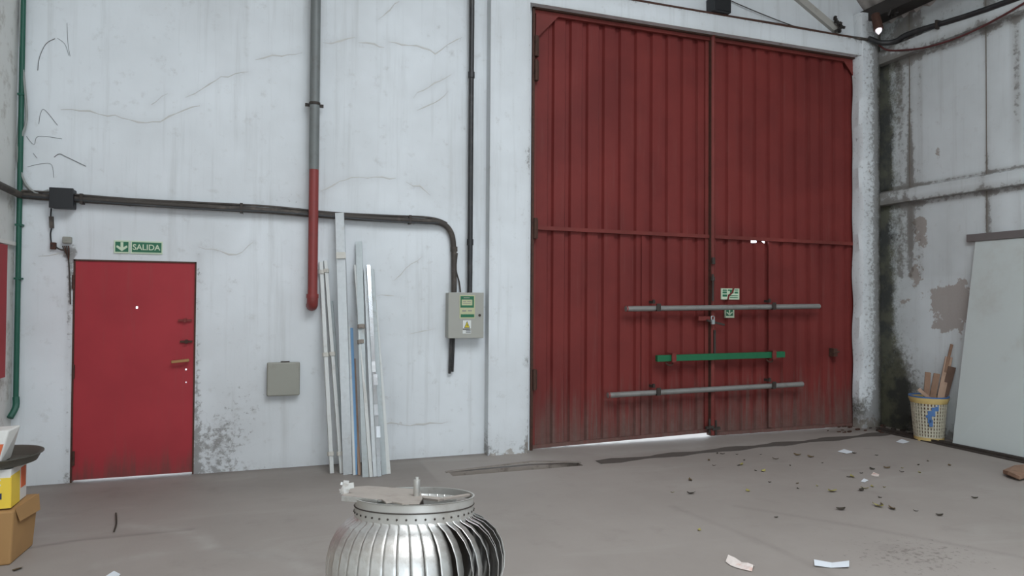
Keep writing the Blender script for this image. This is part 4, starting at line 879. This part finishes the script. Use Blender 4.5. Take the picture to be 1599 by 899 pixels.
# ------------------------------------------------------------------ stack at the left edge
q = F(16, 882)
kx1 = q.x - .0; ky = q.y
cbx = thing('cardboard_box', 'brown cardboard carton at the bottom of the stack on the left edge', 'box', (kx1 - .2, ky + .2, 0))
H1 = .33
def bx(x0, x1, y0, y1, z0, z1, nm, mt, par, **k): return under(MB().box(x0, x1, y0, y1, z0, z1).build(nm, mt, **k), par)
fx = kx1
body = MB().add([(fx - .42, ky, 0), (fx, ky, 0), (fx + .02, ky + .34, 0), (fx - .42, ky + .34, 0), (fx - .42, ky - .01, H1), (fx + .012, ky - .005, H1 - .01), (fx + .045, ky + .35, H1), (fx - .42, ky + .35, H1)],
                [(0, 3, 2, 1), (4, 5, 6, 7), (0, 1, 5, 4), (1, 2, 6, 5), (2, 3, 7, 6), (3, 0, 4, 7)])
under(body.build('carton', 'card', bevel=.012), cbx)
under(MB().poly([(fx + .014, ky + .02, H1 - .004), (fx + .047, ky + .33, H1), (fx + .06, ky + .31, H1 - .10), (fx + .03, ky + .05, H1 - .09)], (.004, 0, .003)).build('flap', 'card'), cbx)
yb = thing('yellow_box', 'yellow and white printed carton on top of the cardboard box', 'box', (fx - .2, ky + .2, H1)); H2 = H1 + .235
bx(fx - .40, fx - .01, ky + .02, ky + .30, H1 + .002, H2, 'carton', 'whitecarton', yb, bevel=.004)
bx(fx - .40, fx - .012, ky + .017, ky + .021, H1 + .004, H2 - .05, 'yellow_print', 'yellowbox', yb)
bx(fx - .012, fx - .008, ky + .02, ky + .17, H1 + .004, H2 - .04, 'yellow_print', 'yellowbox', yb)
bx(fx - .0115, fx - .0065, ky + .19, ky + .27, H1 + .08, H2 - .03, 'orange_print', 'orange', yb)
bx(fx - .40, fx - .055, ky + .012, ky + .018, H1 + .06, H1 + .095, 'navy_print', 'navy', yb)
for z in (H1 + .14, H1 + .17): bx(fx - .40, fx - .06, ky + .013, ky + .018, z, z + .008, 'white_print', 'whitecarton', yb)
ty = thing('round_tray', 'dusty dark grey round metal tray lying on the yellow carton', 'tray', (fx - .18, ky + .18, H2))
under(MB().lathe([(.001, .012), (.21, .012), (.225, .03), (.25, .06), (.265, .064), (.265, .058), (.25, .05), (.23, .01), (.20, .0), (.001, .0)], 40, (fx - .16, ky + .19, H2 + .002)).build('dish', 'tray', smooth=True), ty)
pk = thing('packet', 'white packet with orange print standing in the round tray', 'packet', (fx - .2, ky + .2, H2 + .014))
pz = H2 + .016; x_ = fx - .06
under(MB().add([(x_ - .3, ky + .08, pz), (x_ - .03, ky + .08, pz), (x_ - .03, ky + .28, pz), (x_ - .3, ky + .28, pz), (x_ - .28, ky + .13, pz + .19), (x_ + .0, ky + .13, pz + .20), (x_ + .03, ky + .25, pz + .21), (x_ - .28, ky + .25, pz + .2)],
               [(0, 3, 2, 1), (4, 5, 6, 7), (0, 1, 5, 4), (1, 2, 6, 5), (2, 3, 7, 6), (3, 0, 4, 7)]).build('bag', 'whitecarton', bevel=.01), pk)
under(MB().poly([(x_ - .10, ky + .088, pz + .05), (x_ - .03, ky + .088, pz + .05), (x_ - .017, ky + .106, pz + .12), (x_ - .10, ky + .106, pz + .12)], (0, -.004, 0)).build('orange_print', 'orange'), pk)
# ------------------------------------------------------------------ litter on the floor
def sheet(pts, mat, name, label, cat, z=.004, group=None):
    P = [F(*p) for p in pts]; o = MB().poly([(p.x, p.y, z + (.004 if i % 2 else 0)) for i, p in enumerate(P)], (0, 0, -.002)).build(name, mat); return tag(o, label, cat, group)
P = [F(*p) for p in ((1271, 876), (1272, 885.5), (1298, 887), (1299, 879), (1326, 878.5), (1326, 888))]
o = MB().add([(P[0].x, P[0].y, .012), (P[1].x, P[1].y, .012), (P[2].x, P[2].y, .004), (P[3].x, P[3].y, .004), (P[4].x, P[4].y, .014), (P[5].x, P[5].y, .014)], [(0, 1, 2, 3), (3, 2, 5, 4)]).build('paper_slip', 'paper')
tag(o, 'folded white paper slip on the floor at the bottom right', 'paper'); s_ = o.modifiers.new('thickness', 'SOLIDIFY'); s_.thickness = .001
cp = [((1133, 878), (1141, 871)), ((1141, 884), (1148, 876)), ((1152, 888), (1158, 880.5)), ((1164, 891), (1168, 884)), ((1174, 893), (1179, 886))]
V = []
for i, (a, b) in enumerate(cp):
    a, b = F(*a), F(*b); m_ = a.lerp(b, .5); hz = (.035, .02, .012, .014, .028)[i]; V += [(a.x, a.y, .006), (m_.x, m_.y, hz), (b.x, b.y, .012 + .01*(i % 2))]
o = MB().add(V, [(3*i + k, 3*i + 3 + k, 3*i + 4 + k, 3*i + 1 + k) for i in range(4) for k in (0, 1)]).build('paper_wrapper', 'wrapper'); s_ = o.modifiers.new('thickness', 'SOLIDIFY'); s_.thickness = .001
tag(o, 'crumpled white and pink paper wrapper on the floor', 'wrapper')
sheet([(1308, 705), (1318, 702), (1334, 706), (1322, 709)], 'paper', 'paper_scrap', 'flat white paper scrap on the floor near the gate', 'paper')
sheet([(1344, 752), (1349, 748), (1356, 750), (1350, 754)], 'paper', 'paper_scrap', 'tiny white paper scrap among the leaves', 'paper')
sheet([(1360, 742), (1364, 738), (1373, 741), (1372, 745), (1366, 744)], 'wrapper', 'paper_scrap', 'pinkish paper scrap among the leaves', 'paper')
sheet([(165, 900), (178, 893), (188, 897), (184, 903)], 'paper', 'paper_scrap', 'pale paper scrap at the bottom edge left of the ventilator', 'paper')
sheet([(1399, 690), (1408, 686), (1420, 690), (1410, 693)], 'paper', 'paper_scrap', 'white scrap beside the dark track in the corner', 'paper')
P = [F(*p) for p in ((1566, 742), (1585, 738), (1606, 733), (1606, 750), (1592, 752), (1574, 747))]
tag(MB().poly([(p.x, p.y, .05 + .02*(i % 2)) for i, p in enumerate(P)], (0, 0, -.035)).build('broken_board', 'wood', bevel=.004), 'broken brown board piece on the floor at the right edge', 'board')
q = F(178, 832); q2 = F(181, 803)
tag(MB().tube(spline([q + Vector((0, 0, .012)), q.lerp(q2, .4) + Vector((.01, 0, .014)), q2 + Vector((0, 0, .010))], 4), .006, 6).build('twig', 'leafd'), 'thin dark twig lying on the floor before the red door', 'twig')
tag(MB().add([tuple(F(18, 889)) , tuple(F(33, 885)), tuple(F(36, 888) + Vector((0, 0, .012))), tuple(F(22, 893) + Vector((0, 0, .01)))], [(0, 1, 2, 3)]).build('fallen_leaf', 'leafb'), 'brown leaf on the floor beside the cardboard carton', 'leaf')
# rubble along the foot of the gate's right end
rb2 = MB()
for i in range(60):
    p = F(random.uniform(1290, 1385), random.uniform(661, 676)); s_ = random.uniform(.008, .03); rb2.beam(p + Vector((-s_, 0, s_*.3)), p + Vector((s_, random.uniform(-.02, .02), s_*.4)), s_, s_*.6, (0, 0, 1))
tag(rb2.build('rubble', 'rust'), 'brown rubble and debris along the foot of the gate', 'rubble', kind='stuff')
rb3 = MB()
for i in range(50):
    p = Vector((random.uniform(7.16, 7.44), random.uniform(5.9, 6.75), 0)); s_ = random.uniform(.008, .035); rb3.beam(p + Vector((-s_, 0, s_*.3)), p + Vector((s_, random.uniform(-.02, .02), s_*.4)), s_, s_*.6, (0, 0, 1))
tag(rb3.build('rubble', 'darksteel'), 'dark rubble in the mossy corner behind the track', 'rubble', kind='stuff')
leaves = [(1079, 771, 'd', 1.2), (1078, 750, 'b', 1.1), (1107, 719, 'b', .8), (1120, 708, 'd', .6), (1128, 709, 'd', .8), (1151, 710, 'd', .6), (1162, 719, 'd', .6), (1158, 726, 'y', 1.1), (1153, 727, 'd', .6), (1180, 735, 'd', .5), (1192, 736, 'y', 1.1), (1188, 710, 'd', .5),
          (1211, 717, 'b', 1.0), (1245, 711, 'b', 1.2), (1266, 714, 'b', 1.1), (1234, 727, 'd', .5), (1284, 723, 'd', .4), (1334, 708, 'd', .8), (1369, 711, 'd', .5), (1168, 767, 'y', .9), (1246, 763, 'd', .5), (1202, 753, 'd', .6), (1300, 768, 'y', 1.5), (1276, 759, 'y', .6),
          (1325, 745, 'd', .6), (1331, 745, 'y', 1.2), (1345, 739, 'd', .5), (1362, 733, 'd', 1.0), (1385, 731, 'b', 1.0), (1408, 737, 'd', .8), (1409, 731, 'y', .6), (1436, 738, 'y', .7), (1434, 726, 'd', .6), (1449, 720, 'b', .6), (1345, 766, 'd', 1.2), (1350, 763, 'y', 1.0), (1362, 760, 'y', .8), (1381, 761, 'y', .6),
          (1374, 777, 'd', .5), (1371, 791, 'y', 1.5), (1377, 788, 'b', .8), (1393, 795, 'b', 1.3), (1313, 796, 'd', 1.2), (1467, 805, 'd', .9), (1522, 778, 'd', .8), (1092, 828, 'y', .7), (1050, 769, 'y', .5), (1483, 727, 'b', .8), (1212, 808, 'd', .5), (1430, 798, 'd', .6), (1245, 755, 'b', .5), (1115, 727, 'b', .6)]
lm = {}
for c_, mt in (('y', 'leafy'), ('b', 'leafb'), ('d', 'leafd')):
    V = []
    for i, (t, w_) in enumerate(((-1, .02), (-.6, .42), (0, .55), (.55, .36), (1, .02))):
        for s in (-1, 0, 1): V.append((t*.042, s*w_*.042, .006 + .012*abs(t)**2 + (.010 if s else 0)*(.6 + .4*s)))
    me = bpy.data.meshes.new('fallen_leaf'); me.from_pydata(V, [], [(3*i + k, 3*i + 3 + k, 3*i + 4 + k, 3*i + 1 + k) for i in range(4) for k in (0, 1)]); me.materials.append(M[mt]); lm[c_] = me
ORD = 'first second third fourth fifth sixth seventh eighth ninth tenth eleventh twelfth thirteenth fourteenth fifteenth sixteenth seventeenth eighteenth nineteenth twentieth twenty-first twenty-second twenty-third twenty-fourth twenty-fifth twenty-sixth twenty-seventh twenty-eighth'.split()
cnt = {}
for px, py, c_, s in sorted(leaves):
    o = bpy.data.objects.new('fallen_leaf', lm[c_]); COL.objects.link(o); o.location = F(px, py); o.rotation_euler = (0, 0, random.uniform(0, 6.28)); o.scale = (s*.72, s*.72, s*.72)
    k = cnt.get(c_, 0); cnt[c_] = k + 1
    tag(o, '%s from the left, of the %s fallen leaves on the floor before the gate' % (ORD[k], {'y': 'yellowed', 'b': 'brown curled', 'd': 'dark shrivelled'}[c_]), 'leaf', {'y': 'yellow leaves on the floor', 'b': 'brown leaves on the floor', 'd': 'dark leaves on the floor'}[c_])
